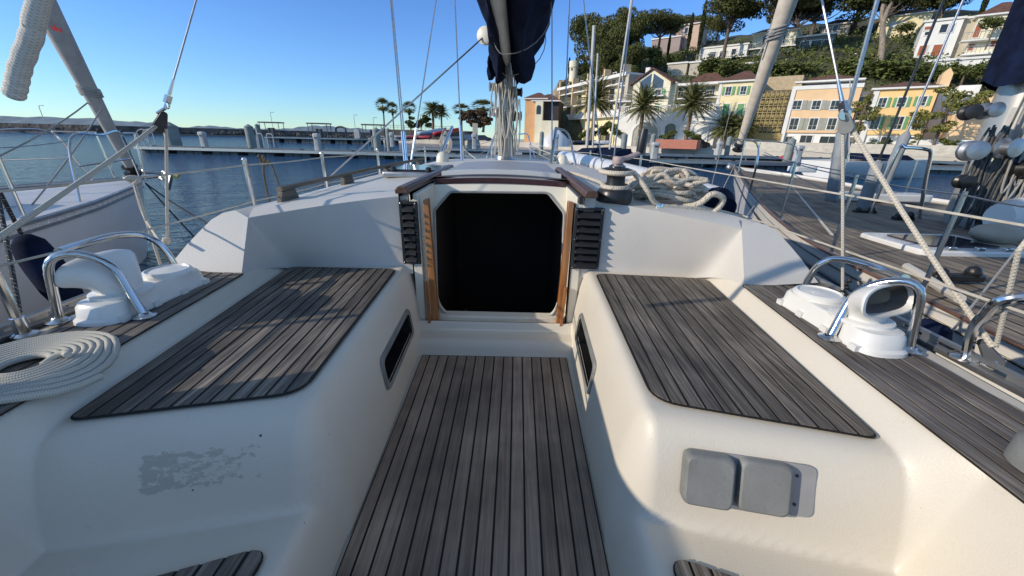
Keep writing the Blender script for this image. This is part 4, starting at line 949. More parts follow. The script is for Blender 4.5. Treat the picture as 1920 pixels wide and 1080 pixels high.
# lashed lines on the near stanchion, mast pulpit hoop, sheets, deck gear
m=MB(); P=[aty(1722,425,5.1),aty(1735,340,5.1),aty(1745,290,5.1),aty(1736,280,5.1),aty(1700,277,5.2),aty(1685,281,5.25),aty(1640,380,5.3),aty(1622,425,5.3)]; m.tube(spline(P,5),.02,10); m.build('mast_hoop',STEEL,RB)
def rbx(px_,py_,Y): q=aty(px_,py_,Y); return q
hc=atz(1762,455,.86); m=MB(); m.prism([V(*(hc[:2]+V(x,y)),.80) for x,y in rounded([(-.5,-.36),(.5,-.36),(.5,.36),(-.5,.36)],.1)],V(0,0,.07)); ht=m.build('deck_hatch',GEL,RB,bevel=.015)
m=MB(); m.prism([V(*(hc[:2]+V(x,y)),.872) for x,y in rounded([(-.34,-.23),(.34,-.23),(.34,.23),(-.34,.23)],.07)],V(0,0,.012)); m.build('hatch_lens',ACR,ht,bevel=.004)
m=MB(); 
for x in (-.25,0,.25): m.box(V(hc[0]+x,hc[1]-.33,.885),(.07,.04,.035))
m.build('hatch_dogs',STEEL,ht,bevel=.008)
for q,sz,zz in (((1650,372),(1.4,.42),.12),((1500,330),(.6,.4),.14)):
    c=atz(*q,.90); m=MB(); m.prism([V(*(c[:2]+V(x*sz[0]/2,y*sz[1]/2)),DZ(c[1])-.02) for x,y in rounded([(-1,-1),(1,-1),(1,1),(-1,1)],.3)],V(0,0,zz)); m.build('deck_locker',GEL,RB,bevel=.02)
c=atz(1862,452,.90); m=MB(); m.ball(V(c[0],c[1],.97),.19,14,(1.1,.8,.5)); m.lathe([(.19,0),(.19,.05),(.12,.09)],(c[0],c[1],.80),None,18); m.build('vent_dome',mat('beige_vinyl',(.40,.34,.26),.6,0,.1),RB,ang=60)
lr=aty(1962,420,4.0); r=root('life_raft',lr,'white rounded life raft canister on the right neighbour deck beside its mast','life raft')
m=MB(); G=[]
for k in range(13):
    t=k/12; x=(t-.5)*1.3; rr_=.22*(1-abs(2*t-1)**6*.35); G.append([V(lr[0]+.25+x,lr[1]+.1+math.cos(a)*rr_,.83+.21+math.sin(a)*rr_) for a in np.linspace(0,2*PI,18,endpoint=False)])
m.grid(G,True); m.add(G[0],[tuple(range(18))]); m.add(G[-1],[tuple(range(18))[::-1]]); m.build('canister',GEL,r,ang=50)
m=MB(); m.tube([V(lr[0]+.05+math.cos(a)*.11,lr[1]-.125+.0,1.07+math.sin(a)*.045) for a in np.linspace(0,2*PI,20,endpoint=False)],.006,5,closed=True); m.box((lr[0]+.05,lr[1]-.125,1.07),(.12,.006,.012)); m.build('oval_label',GREY_SHADOW_TRIM,r)
m=MB(); c=atz(1668,470,1.0)
for q,l in (((1620,400),.3),((1692,412),.25),((1790,525),.35),((1680,375),.3)):
    m=MB(); c=atz(*q,.84); m.box(V(c[0],c[1],.86),(l,.07,.05)); m.ball(V(c[0]+l*.3,c[1],.90),.05,8); m.ball(V(c[0]-l*.3,c[1],.89),.04,8); m.build('deck_fitting',DARKM,RB,bevel=.01)
m=MB(); m.tube([atz(1700,500,.86),atz(1800,560,.86)],.03,8); m.tube([atz(1560,440,.84),atz(1480,345,.93)],.015,6); m.build('spare_pole',ALU,RB)
c=atz(1905,640,1.0)
for i,(p,q_,Y1,Y2) in enumerate((((1380,230),(1440,395),8.8,4.6),((1612,215),(1590,420),6,5),((1480,330),(1425,395),6.0,4.5),((1640,395),(1820,520),3.2,2.4))):
    pass
# dark pipe fender hung from the right neighbour
fc=aty(1770,630,1.9); r=root('fender',fc,'small dark fender cover wedged at the right neighbour hull near our toe rail','fender')
m=MB(); m.prism([aty(x,y,1.75) for x,y in ((1738,628),(1778,612),(1792,618),(1790,652))],V(0,.12,0)); m.build('fender_body',NAVY,r,bevel=.02)
m=MB(); a=aty(1786,620,1.8); b=aty(1920,452,2.3); m.tube(sag(a,b,.0,5),.006,6); m.build('fender_rope',ROPE_GREY,r)
for i,(p,q_,Yp,Yq,mt) in enumerate((((1370,205),(1325,385),11.0,7.0,ROPE_GREY),((1378,308),(1342,380),11.,9.0,ROPE),((1440,345),(1390,420),6.0,5.0,ROPE_GREY),((1430,290),(1640,330),6.5,5.4,ROPE_GREY),((1310,330),(1920,440),3.2,2.0,ROPE),((1460,400),(1840,530),2.8,1.9,ROPE_GREY))):
    if i in (4,5): continue
    m=MB(); m.tube(sag(aty(*p,Yp),aty(*q_,Yq),.02,8),.007,6); tag(m.build('boat_line',mt,None),['thin grey line dropping from the right neighbour bow','pale bow mooring line of the right neighbour reaching down to the water','grey rope looped over the near gunwale of the right neighbour','grey stay line sloping above the right neighbour foredeck','long white guard rope crossing in front of the right neighbour deck','thin dark guard rope along the right neighbour gunwale'][i],'rope')
# ======================= HARBOUR: FAR HILLS, BREAKWATER, PONTOONS, QUAY =======================
CONC=mat('concrete',(.52,.48,.40),.85,0,.15,2,bs=20,dirt=.3); CONCD=mat('dark_concrete',(.10,.10,.095),.85,0,.3,1.5,dirt=.4); PILE=mat('pile_grey_green',(.24,.27,.25),.75,0,.2,2,dirt=.5)
PONT=mat('pontoon_deck',(.12,.12,.117),.8,0,.15,1.2,dirt=.3); FLOATM=mat('pontoon_float',(.16,.155,.14),.9,0,.3,2,dirt=.5); WHITEP=mat('white_painted',(.44,.45,.44),.5,0,.08,3,dirt=.1); STONE=mat('breakwater_stone',(.14,.12,.105),.9,0,.55,.35,bs=.8,bst=1,bd=.5,dirt=.5)
QPAVE=mat('quay_paving',(.56,.50,.41),.9,0,.15,.3,dirt=.2)
def strip(prof,z,th,depth,name,mt,par=None):
    m=MB(); G=[]
    return m
m=MB(); pts=[(-2600,30),(-1900,42),(-1500,36),(-1330,16),(-1150,22),(-1000,14),(-850,26),(-700,34),(-560,20),(-420,8),(-300,3),(-200,0)]
for (a,ha),(b,hb2) in zip(pts,pts[1:]):
    n=8
    for k in range(n):
        x0=a+(b-a)*k/n; x1=a+(b-a)*(k+1)/n; h0=ha+(hb2-ha)*k/n+3*math.sin(x0*.03)+2*math.sin(x0*.11); h1=ha+(hb2-ha)*(k+1)/n+3*math.sin(x1*.03)+2*math.sin(x1*.11)
        m.quad(V(x0,1500,-1),V(x1,1500,-1),V(x1,1620,h1),V(x0,1620,h0)); m.quad(V(x0,1620,h0),V(x1,1620,h1),V(x1,1900,-1),V(x0,1900,-1))
kind(m.build('hills',mat('far_hills',(.16,.21,.25),1,0,.25,.02),None,ang=60),'structure')
r=root('breakwater',(-90,190,0),'long dark stone breakwater wall across the harbour mouth on the left','breakwater')
A=[(-330,118),(-150,146),(-95,205),(-48,225)]
def wall_(m,A,off,z0,z1,w):
    for (a,b),(c,d) in zip(A,A[1:]):
        n=nrm(V(b-d,c-a)); n=-n if n[1]>0 else n
        P=[V(a,b)+n*off,V(c,d)+n*off,V(c,d)+n*(off-w),V(a,b)+n*(off-w)]; m.prism([V(*p,z0) for p in P],V(0,0,z1-z0))
m=MB(); wall_(m,A,0,-1,3.0,3); m.build('wall',STONE,r,ang=30)
m=MB(); wall_(m,A,5,-1,.55,5); m.build('apron',mat('apron_stone',(.22,.20,.18),.9,0,.2,.3,dirt=.3),r,ang=30)
random.seed(4); m=MB()
for k in range(420):
    t=random.random(); i=min(int(t*3),2); u=random.random(); a=V(*A[i])*(1-u)+V(*A[i+1])*u; s=random.uniform(.5,1.2)
    R=Rz(random.random()*3)@Rx(random.random()*3); m.box(V(a[0],a[1]-random.uniform(2.,5.5) if i!=1 else a[1]-random.uniform(1,4),random.uniform(.2,1.6)),(s,s*.8,s*.7),R)
o=m.build('boulders',STONE,r,ang=0); kind(o,'stuff')
# pontoons
def pontoon(name,a,b,w,z,label,fl=2.4,ax=True):
    a=V(*a);b=V(*b); d=nrm(b-a); n=V(-d[1],d[0]); L=np.linalg.norm(b-a); r=root(name,(*((a+b)/2),0),label,'pontoon','floating pontoons across the harbour')
    P=lambda u,v,zz: V(*(a+d*u+n*v),zz)
    m=MB(); m.prism([P(0,0,z-.14),P(L,0,z-.14),P(L,w,z-.14),P(0,w,z-.14)],V(0,0,.14)); dk=m.build('deck',PONT,r,ang=30)
    m=MB(); m.prism([P(0,-.06,z-.22),P(L,-.06,z-.22),P(L,0,z-.22),P(0,0,z-.22)],V(0,0,.2)); m.build('fender_strip',GALV,r,ang=30)
    m=MB(); k=.3; i=0
    while k<L-fl: 
        for q in range(3): m.prism([P(k+q*fl*.3,.25,-.2),P(k+q*fl*.3+fl*.27,.25,-.2),P(k+q*fl*.3+fl*.27,w-.25,-.2),P(k+q*fl*.3,w-.25,-.2)],V(0,0,z-.02-.15+.2))
        k+=fl*1.25
    m.build('floats',FLOATM,r,ang=30)
    k=1.5
    while k<L-1:
        m=MB(); c=P(k,.25,z+.06); m.box(c,(.28,.07,.05)); m.box(c-V(0,0,.04),(.08,.07,.06)); m.build('cleat',BLACK,r,ang=30); k+=4.1
    return r,P
pontoon('pontoon',(-30.5,32.6),(48,27.6),2.6,.50,'nearest grey floating pontoon crossing the whole harbour behind the three sailboats')
pontoon('pontoon',(-11.5,45.5),(50,39.0),2.4,.55,'second grey pontoon parallel behind the nearest one, in front of the quay')
r,P=pontoon('pontoon',(-50,82),(-22,86),5,1.0,'far dark fuelling pier on the left with metal canopies',2.6)
def canopy(p,label):
    r=root('fuel_canopy',p,label,'canopy','metal canopies on the far pier'); c=V(*p)
    m=MB(); m.box(c+V(0,0,2.7),(4.2,2.2,.22)); m.build('canopy_roof',CONCD,r)
    for s in(-1,1):
        for q in(-1,1): m=MB(); m.tube([c+V(s*1.9,q*.9,0),c+V(s*1.9,q*.9,2.6)],.07,6); m.build('post',CONCD,r)
    m=MB(); m.box(c+V(-.2,0,.85),(1.1,.7,1.7)); m.build('fuel_pump',mat('pump_dark',(.05,.06,.07),.6),r,bevel=.05)
for x,l in ((510,'left fuel canopy on the far pier'),(599,'middle fuel canopy on the far pier'),(700,'right fuel canopy on the far pier beside the round arched hut')):
    q=aty(x,254,84); canopy((q[0],84.5,1.0),l)
q=aty(640,252,85); 
m=MB(); 
for k in (-1,1): m.box(V(q[0]+k*1.0,85,1.9),(.25,.4,1.8))
m.tube([V(q[0]+math.cos(a)*1.0,85,2.7+.5*math.sin(a)) for a in np.linspace(0,PI,9)],.18,6); tag(m.build('boat_hoist',CONCD,None),'dark arched hoist frame on the far pier','hoist')
q=aty(671,256,84); m=MB(); m.box(V(q[0],84.,1.8),(1.1,.9,1.6)); m.box(V(q[0],84.,2.65),(.8,.7,.2)); tag(m.build('kiosk',WHITEP,None,bevel=.06),'small white kiosk on the far pier','kiosk')
# piles with conical caps
def pile(px_,pb,Y,wpx,ptop,label,first=[None]):
    b=aty(px_,pb,Y); R=wpx/FL*Y*.93/2; tp=aty(px_,ptop,Y)[2]; z=tp
    o=root('mooring_pile',(b[0],Y,0),label,'pile','grey mooring piles with conical caps'); m=MB(); m.lathe([(R,-1),(R,z-R*.7)],(b[0],Y,0),None,18); m.build('shaft',PILE,o,ang=50)
    m=MB(); m.lathe([(R*1.03,z-R*.72),(R*1.03,z-R*.6),(R*.15,z)],(b[0],Y,0),None,18); m.build('cap',PILE,o,ang=50)
for a in ((327,270,36.2,24,229,'leftmost mooring pile at the end of the nearest pontoon'),(472,268,38.5,15,233,'second mooring pile from the left, beside a thinner one'),(487,262,44,8,232,'thin mooring pile just behind the second one from the left'),(708,274,33.8,14,239,'mooring pile behind the near pontoon, left of the shrouds'),(729,266,47,9,240,'slim mooring pile right behind the one left of the shrouds'),(868,268,44.5,7,245,'slim mooring pile left of the mast in front of parked boats'),(1015,272,44,8,246,'slim mooring pile right of the mast below the orange house'),(1168,284,43.5,11,249,'mooring pile left of the winch handle'),(1200,295,32.6,18,250,'thick mooring pile right behind the winch handle'),(1222,280,43,9,250,'dark slim mooring pile right of the winch handle'),(1362,290,42.5,9,255,'mooring pile at the bow of the right sailboat'),(1478,290,32.5,14,258,'mooring pile right of the furled cream jib'),(1571,300,31,24,258,'tall pale green pile beside the grey shroud sleeve')): pile(*a)
# service pedestals
def pedestal(px_,Y,z0,ptop,label,w=.42):
    p=aty(px_,300,Y); x=p[0]; zt=aty(px_,ptop,Y)[2]; o=root('service_pedestal',(x,Y,z0),label,'pedestal','white service pedestals on the pontoons')
    h=zt-z0; m=MB(); G=[[V(x+a*w*k,Y+b*w*k,z0+z) for a,b in rounded([(-1,-1),(1,-1),(1,1),(-1,1)],.4,3)] for z,k in ((0,.5),(h*.08,.5),(h*.7,.47),(h*.85,.6),(h*.96,.52),(h,.3))]; m.grid(G,True); m.add(G[-1],[tuple(range(len(G[-1])))]); m.build('pedestal_body',WHITEP,o)
    m=MB(); m.box(V(x,Y-w*.5,z0+h*.74),(w*.5,.04,h*.06)); m.build('socket_panel',BLACK,o)
for a in ((391,33.5,.5,247,'white service pedestal on the nearest pontoon left of the stanchion'),(600,32.3,.5,250,'round headed white service pedestal alone in the middle of the nearest pontoon'),(738,46,.55,248,'white service pedestal beside the slim pile near the shrouds'),(836,45,.55,246,'white service pedestal behind the hanging rope loops',.36),(890,44.6,.55,250,'white service pedestal just left of the mast',.5),(1041,44,.55,250,'white service pedestal just right of the mast below the yellow flats'),(1225,31.3,.5,266,'pale blue service pedestal right of the winch handle',.5),(1344,42,.55,265,'pale service pedestal left of the right sailboat bow',.5),(1493,31,.5,272,'blue grey service pedestal near the red bundle',.45)): pedestal(*a)
def ladder(px_,Y,label):
    x=aty(px_,290,Y)[0]; m=MB()
    for k in range(2):
        m.tube(spline([V(x+k*.9,Y,.5),V(x+k*.9,Y,1.5),V(x+.25+k*.9,Y,1.62),V(x+.5+k*.9,Y,1.5),V(x+.5+k*.9,Y,.5)],4),.05,6)
    tag(m.build('ladder',WHITEP,None),label,'ladder','white tube ladders on the pontoons')
ladder(488,36,'white tube ladder standing beside the pile on the near pontoon'); ladder(700,45,'white tube ladder beside the pile left of the shrouds')
m=MB()
for x in (272,283): 
    q=aty(x,270,33.2); m.tube(spline([V(q[0],33.2,.5),V(q[0]-.4,33.2,1.5),V(q[0]+.3,33.2,1.7),V(q[0]+.4,33.2,.5)],4),.04,6)
tag(m.build('end_rail',WHITEP,None),'white tube rails on the left end of the nearest pontoon','rail')
# lamp posts
def lamp(px_,pb,Y,ptop,label,s=1,z0=.9):
    b=aty(px_,pb,Y); zt=aty(px_,ptop,Y)[2]; o=root('street_lamp',(b[0],Y,z0),label,'lamp post'); r_=.035*Y/60*s
    m=MB(); m.tube([V(b[0],Y,z0),V(b[0],Y,zt),V(b[0]+r_*3,Y,zt+r_*3),V(b[0]+r_*8,Y,zt+r_*3)],r_,6); m.build('post',GALV,o); m=MB(); m.box(V(b[0]+r_*10,Y,zt+r_*3),(r_*9,r_*4,r_*2)); m.build('lamp_head',GALV,o)
for a in ((85,232,140,200,'tall lamp post on the breakwater at the far left',1.3,2.8),(512,240,150,212,'lamp post above the left fuel canopy',1.,2.8),(666,240,150,217,'thin lamp post above the white kiosk',1.,2.8),(702,246,90,222,'white bent lamp post left of the first palm',1.,1.)): lamp(*a)
# quay
QP=[(110,0),(62,26),(40,43),(22,58),(10,72),(0,92),(-24,108),(-40,112),(-44,150),(-60,220),(-20,400),(200,400),(260,0)]
m=MB(); m.prism([V(x,y,-1) for x,y in QP],V(0,0,1.9)); kind(m.build('quay',QPAVE,None,ang=30),'structure')
m=MB()
for (a,b),(c,d) in zip(QP[:8],QP[1:8]):
    n=nrm(V(b-d,c-a)); n=n if n[1]<0 else -n; P=[V(a,b)+n*.02,V(c,d)+n*.02,V(c,d)-n*.5,V(a,b)-n*.5]; m.prism([V(*p,.9) for p in P],V(0,0,.14))
kind(m.build('kerb',CONC,None,ang=30),'structure')
# pale concrete steps along the quay at the right
r=root('quay_steps',(40,46,.9),'wide pale concrete steps on the quay in front of the orange house','steps')
for k in range(4):
    m=MB(); a=V(29.5,53.5)+V(.57,.82)*k*.75; d=nrm(V(22,-17)); b=a+d*26; n=V(-d[1],d[0]); m.prism([V(*a,.9),V(*b,.9),V(*(b+n*(3.6-k*.8)),.9),V(*(a+n*(3.6-k*.8)),.9)],V(0,0,.28*(k+1))); m.build('step',CONC,r,ang=30)
# boatyard: wall, dinghies and cars
m=MB(); a=aty(700,250,118); b=aty(850,252,118); m.bx((a[0],118,.9),(b[0]+6,118.6,3.4)); tag(m.build('yard_wall',CONCD,None),'long low dark yard wall behind the fan palms left of the mast','wall')
m=MB(); 
for k in range(24): x=a[0]+k*(b[0]-a[0])/23; m.tube([V(x,118.3,3.4),V(x,118.3,4.5)],.04,4)
m.tube([V(a[0],118.3,4.5),V(b[0],118.3,4.5)],.04,4); m.tube([V(a[0],118.3,4.0),V(b[0],118.3,4.0)],.03,4); tag(m.build('railing',GALV,None),'thin wire railing on top of the dark yard wall','railing')
def skiff(p,L,az,mt,label,cat='boat',z=2.2,tilt=0,grp=None):
    o=root('small_boat',p,label,cat,grp); c=V(*p); R=Rz(az)@Ry(tilt); m=MB(); G=[]
    for i in range(9):
        t=i/8; w=.36*L*.5*math.sin(PI*min(1,.35+t*.66)) if t<1 else .02; w=.20*L*(1-max(0,t-.4)**2*2.7)
        w=max(w,.02); G.append([c+R@V((t-.5)*L,w*k,zz) for k,zz in ((-1,.22*L*.75+.05*t*L),(-.85,.08*L),(0,0+.10*L*t**3),(.85,.08*L),(1,.22*L*.75+.05*t*L))])
    m.grid(G); m.add(G[0],[(0,1,2,3,4)]); m.build('hull',mt,o,ang=50,thick=.06)
    return o,R
q=aty(812,254,100); c_,R=skiff((q[0],100,2.),7,.35,mat('blue_white_hull',(.42,.62,.72),.4,0,.1,3),'light blue and white boat propped ashore in the boatyard',tilt=-.12)
m=MB(); 
for k in(-1,1): m.tube([V(q[0]+k,100,.9),V(q[0]+k*.6,100,2.2)],.08,5)
m.build('cradle',CONCD,c_)
q=aty(838,252,96); c_,R=skiff((q[0],96,2.1),6,.3,mat('red_hull',(.55,.03,.03),.4),'bright red boat propped ashore beside the blue one',tilt=-.15)
m=MB(); 
for k in(-1,1): m.tube([V(q[0]+k*.8,96,.9),V(q[0]+k*.5,96,2.3)],.08,5)
m.build('cradle',CONCD,c_)
random.seed(9)
for i,(px_,cl,l) in enumerate(((760,(.35,.35,.37),'grey covered boat low by the yard wall'),(775,(.28,.05,.06),'dark red boat hull under the fan palms'),(793,(.4,.05,.06),'dull red boat hull left of the blue one'),(858,(.5,.5,.5),'white hull ashore right of the red boat'),(1125,(.55,.55,.55),'white small craft ashore below the yellow flats'),(1095,(.05,.05,.06),'dark covered craft ashore below the yellow flats'))):
    Yq=98 if px_<900 else 62; q=aty(px_,258,Yq); skiff((q[0],Yq,1.0),4.6 if px_<900 else 3.6,random.uniform(-.4,.4),mat('boat_paint%d'%i,cl,.5,0,.2),l)
def car(p,az,cl,label,i):
    o=root('parked_car',p,label,'car','cars parked behind the quay'); c=V(*p); R=Rz(az)
    m=MB(); sec=[(-2.1,.35,.75),(-2.05,.3,.95),(-1.5,.28,1.0),(-1.0,.28,1.42),(.4,.28,1.46),(1.1,.28,1.02),(1.9,.3,.85),(2.1,.35,.6)]
    G=[[c+R@V(x,y*.85*(1 if z<1.05 else .82),z) for y,z in ((-1,a),(-1,min(b,.95)),(-1,b) if b>1.05 else (-.98,b),(1,b) if b>1.05 else (.98,b),(1,min(b,.95)),(1,a))] for x,a,b in sec]
    m.grid(G,True); m.add(G[0],[tuple(range(6))]); m.add(G[-1],[tuple(range(6))[::-1]]); m.build('body',mat('car_paint%d'%i,cl,.25,.3,.05,coat=.5),o,ang=40)
    m=MB(); m.hexa([c+R@V(*v) for v in ((-1.15,-.72,1.0),(.95,-.72,1.0),(-1.15,.72,1.0),(.95,.72,1.0),(-.95,-.71,1.4),(.38,-.71,1.4),(-.95,.71,1.4),(.38,.71,1.4))]); m.build('windows',ACR,o)
    for x in (-1.3,1.3):
        for y in (-.8,.8): m=MB(); m.lathe([(.2,-.1),(.33,-.1),(.33,.1),(.2,.1)],c+R@V(x,y,.33),R@Rx(PI/2),14); m.build('wheel',BLACK,o)
for i,(px_,Yc,cl,l) in enumerate(((880,98,(.3,.3,.32),'silver car parked left of the mast'),(905,99,(.04,.04,.05),'black car parked just left of the mast'),(845,108,(.02,.02,.03),'black van roofed car behind the red boat'),(1305,66,(.03,.03,.035),'dark car near the red planter'))):
    q=aty(px_,262,Yc); car((q[0],Yc,.9),.2,cl,l,i)
q=aty(891,252,60); r=root('notice_board',(q[0],60,.9),'tall beige notice board standing left of the mast','board'); zt=aty(891,231,60)[2]
m=MB(); m.bx((q[0]-.38,60,1.6),(q[0]+.38,60.06,zt)); m.build('board',mat('beige_board',(.55,.47,.36),.7),r,bevel=.01); m=MB(); m.tube([V(q[0]-.3,60.03,.9),V(q[0]-.3,60.03,1.6)],.04,6); m.tube([V(q[0]+.3,60.03,.9),V(q[0]+.3,60.03,1.6)],.04,6); m.build('legs',GALV,r)
# planter, covered bundles
pl=aty(1272,276,54.5); r=root('planter',(pl[0],56,.9),'long terracotta red planter box with shrubs at the foot of the big palm','planter')
d=nrm(V(1,-.76)); n=V(-d[1],d[0]); c=V(pl[0],56)
m=MB(); m.prism([V(*(c+d*a+n*b),.9) for a,b in ((-3.1,-1),(3.1,-1),(3.1,1.),(-3.1,1.))],V(0,0,1.15)); m.build('planter_box',mat('terracotta',(.45,.17,.11),.8,0,.1),r,bevel=.03)
PLANTER=(c,d,n)
for px_,pr,Yc,s_,mt,l in ((1040,262,52,(2.,1.6,1.9),GEL,'white tarpaulin covered boat on the quay below the orange house'),(1010+476,287,38,(1.0,.7,.6),mat('red_cloth',(.35,.05,.06),.8,0,.3,8),'crumpled dark red bundle on the quay behind the right sailboat')):
    q=aty(px_,pr,Yc); m=MB(); G=[[V(q[0]+math.cos(a)*s_[0]*k*(1+.15*math.sin(3*a+z*2)),Yc+math.sin(a)*s_[1]*k,max(.5 if Yc<39 else .9,.5)+s_[2]*z*(1+.12*math.sin(2*a+1))) for a in np.linspace(0,2*PI,16,endpoint=False)] for z,k in ((0,1),(.3,.9),(.6,.6),(.9,.25),(1,.02))]; m.grid(G,True); tag(m.build('covered_bundle',mt,None,ang=50),l,'bundle')
# small sailboats moored at the nearest pontoon, masts standing against the town
def smallyacht(px_,py_,Y,L,az,masts,label,hullc):
    q=aty(px_,py_,Y); o=root('sailboat',(q[0],Y,0),label,'sailboat','small sailboats at the pontoon'); c=V(q[0],Y,0); R=Rz(az); m=MB(); G=[]
    for i in range(11):
        t=i/10; w=.16*L*(1-max(0,(t-.35)/.65)**2.2)*.98+.01; G.append([c+R@V((t-.5)*L,w*k,zz) for k,zz in ((-1,.9+.2*t),(-.9,.3),(-.4,-.2),(.4,-.2),(.9,.3),(1,.9+.2*t))])
    m.grid(G); m.add(G[0],[tuple(range(6))]); m.build('hull',hullc,o,ang=50)
    m=MB(); m.grid([[g[0]+V(0,0,-.02),g[-1]+V(0,0,-.02)] for g in G]); m.build('deck',GEL,o)
    m=MB(); G2=[[c+R@V(x*L,y*.09*L,1.0+z) for y,z in ((-1,0),(-.8,h),(.8,h),(1,0))] for x,h in ((-.2,.0),(-.18,.35),(.15,.3),(.25,0.02))]; m.grid(G2); m.build('cabin',NAVY,o,ang=30)
    for (x0,y0),(x1,y1),rad in masts:
        a=aty(x0,y0,Y); b=aty(x1,y1,Y); m=MB(); m.tube([a,b],rad,8); m.build('mast',ALU,o)
    return o
smallyacht(1125,300,23,7,-2.4,[((1099,298),(1114,48),.085),((1110,300),(1121,100),.05)],'small dark hulled sailboat with two thin bare masts below the yellow flats',mat('navy_hull',(.02,.03,.05),.3,0,.2))
smallyacht(1150,310,20,6.5,-2.1,[((1140,300),(1190,-40),.045)],'small sailboat with one thin leaning mast in front of the palm',mat('navy_hull2',(.03,.03,.04),.3,0,.2))
smallyacht(1640,318,24,8,.2,[((1592,300),(1594,150),.03)],'low white sailboat partly hidden behind the right neighbour deck',GEL)
# ======================= TOWN =======================
class PL:
    def __init__(s,O,d): s.O=V(*O); s.d=nrm(V(*d)); s.n=V(s.d[1],-s.d[0]); s.n=s.n if np.dot(s.n,-s.O)>0 else -s.n
    def hit(s,x,y,off=0):
        r=ray(x,y); O=s.O+s.n*off; t=np.dot(O-CAM[:2],s.n)/np.dot(r[:2],s.n); return CAM+r*t
    def uz(s,x,y,off=0): p=s.hit(x,y,off); return float(np.dot(p[:2]-s.O,s.d)),float(p[2])
    def P(s,u,z,off=0): q=s.O+s.d*u+s.n*off; return V(q[0],q[1],z)
    def rect(s,x0,y0,x1,y1,off=0):
        ym=(y0+y1)/2;xm=(x0+x1)/2; return s.uz(x0,ym,off)[0],s.uz(x1,ym,off)[0],s.uz(xm,y1,off)[1],s.uz(xm,y0,off)[1]
    def box(s,m,u0,u1,z0,z1,o0,o1): m.prism([s.P(u0,z0,o0),s.P(u1,z0,o0),s.P(u1,z0,o1),s.P(u0,z0,o1)],V(0,0,z1-z0)); return m
FA=PL((8,88),(1,-.76))
def wallm(name,c): return mat(name,tuple(min(.86,x*1.15) for x in c),.9,0,.10,.5,bs=3,bst=.15,bd=.05,dirt=.12)
WY=wallm('wall_pale_yellow',(.70,.60,.36)); WC=wallm('wall_cream',(.68,.63,.47)); WWH=wallm('wall_white',(.66,.65,.61)); WP=wallm('wall_peach',(.68,.47,.27)); WO=wallm('wall_orange_yellow',(.74,.50,.22)); WOR=wallm('wall_orange',(.62,.34,.16)); WG=wallm('wall_stone_grey',(.42,.38,.31))
TRIM=mat('white_trim',(.72,.71,.67),.8,0,.06,1); GLASS=mat('dark_glass',(.03,.035,.04),.12,0,.3,1.5); SHG=mat('green_shutter',(.15,.33,.14),.7,0,.1,2); SHGY=mat('grey_shutter',(.33,.33,.28),.7,0,.1,2); SHB=mat('brown_shutter',(.35,.11,.05),.7,0,.1,2); RAIL=mat('thin_rail',(.30,.30,.29),.5,.3,.1)
def tile():
    m,t,b=nt('roof_tiles'); co=coords(t); w=nd(t,'ShaderNodeTexWave',wave_type='BANDS',bands_direction='X'); w.inputs['Scale'].default_value=1.6; w.inputs['Distortion'].default_value=.6; t.links.new(co,w.inputs['Vector'])
    n=noise(t,co,2.2,4); c1=ramp(t,n,(.13,.06,.045),(.32,.15,.09),.3,.7); col=mixc(t,math_(t,'MULTIPLY',w.outputs[1],.5),c1,(.09,.05,.04)); t.links.new(col,b.inputs['Base Color']); b.inputs['Roughness'].default_value=.9; bump(t,b,w.outputs[1],1,.15); return m
TILE=tile()
def hroot(name,p,label,cat='house'): return root(name,(p[0],p[1],p[2]),label,cat)
def body(r,pl,u0,u1,z0,z1,dep,mt,off=0,name='wall'):
    m=MB(); pl.box(m,u0,u1,z0,z1,off,off-dep); return m.build(name,mt,r,ang=20)
def window(r,pl,x0,y0,x1,y1,off=0,sh=None,shw=.55,frame=.12,rail=False,closed=False,mull=True):
    u0,u1,z0,z1=pl.rect(x0,y0,x1,y1,off); w=u1-u0
    m=MB(); f=frame
    for a in ((u0-f,u1+f,z1,z1+f),(u0-f,u1+f,z0-f,z0),(u0-f,u0,z0,z1),(u1,u1+f,z0,z1)): pl.box(m,*a,off+.01,off+.09)
    o=m.build('window',TRIM,r,ang=20)
    if closed:
        m=MB(); pl.box(m,u0,u1,z0,z1,off+.004,off+.07); 
        k=z0+.1
        while k<z1-.08: pl.box(m,u0+.06,u1-.06,k,k+.05,off+.07,off+.085); k+=.18
        m.build('shutter',sh,o,ang=20); return o
    m=MB(); pl.box(m,u0,u1,z0,z1,off+.004,off+.03); m.build('pane',GLASS,o,ang=20)
    if mull: m=MB(); pl.box(m,(u0+u1)/2-.04,(u0+u1)/2+.04,z0,z1,off+.03,off+.07); pl.box(m,u0,u1,z0+(z1-z0)*.35-.03,z0+(z1-z0)*.35+.03,off+.03,off+.065); m.build('glazing_bar',SHGY,o,ang=20)
    if sh:
        for a,b in ((u0-f-w*shw,u0-f),(u1+f,u1+f+w*shw)):
            m=MB(); pl.box(m,a,b,z0-.02,z1+.02,off+.02,off+.10); k=z0+.1
            while k<z1-.08: pl.box(m,a+.06,b-.06,k,k+.05,off+.10,off+.115); k+=.18
            m.build('shutter',sh,o,ang=20)
    return o
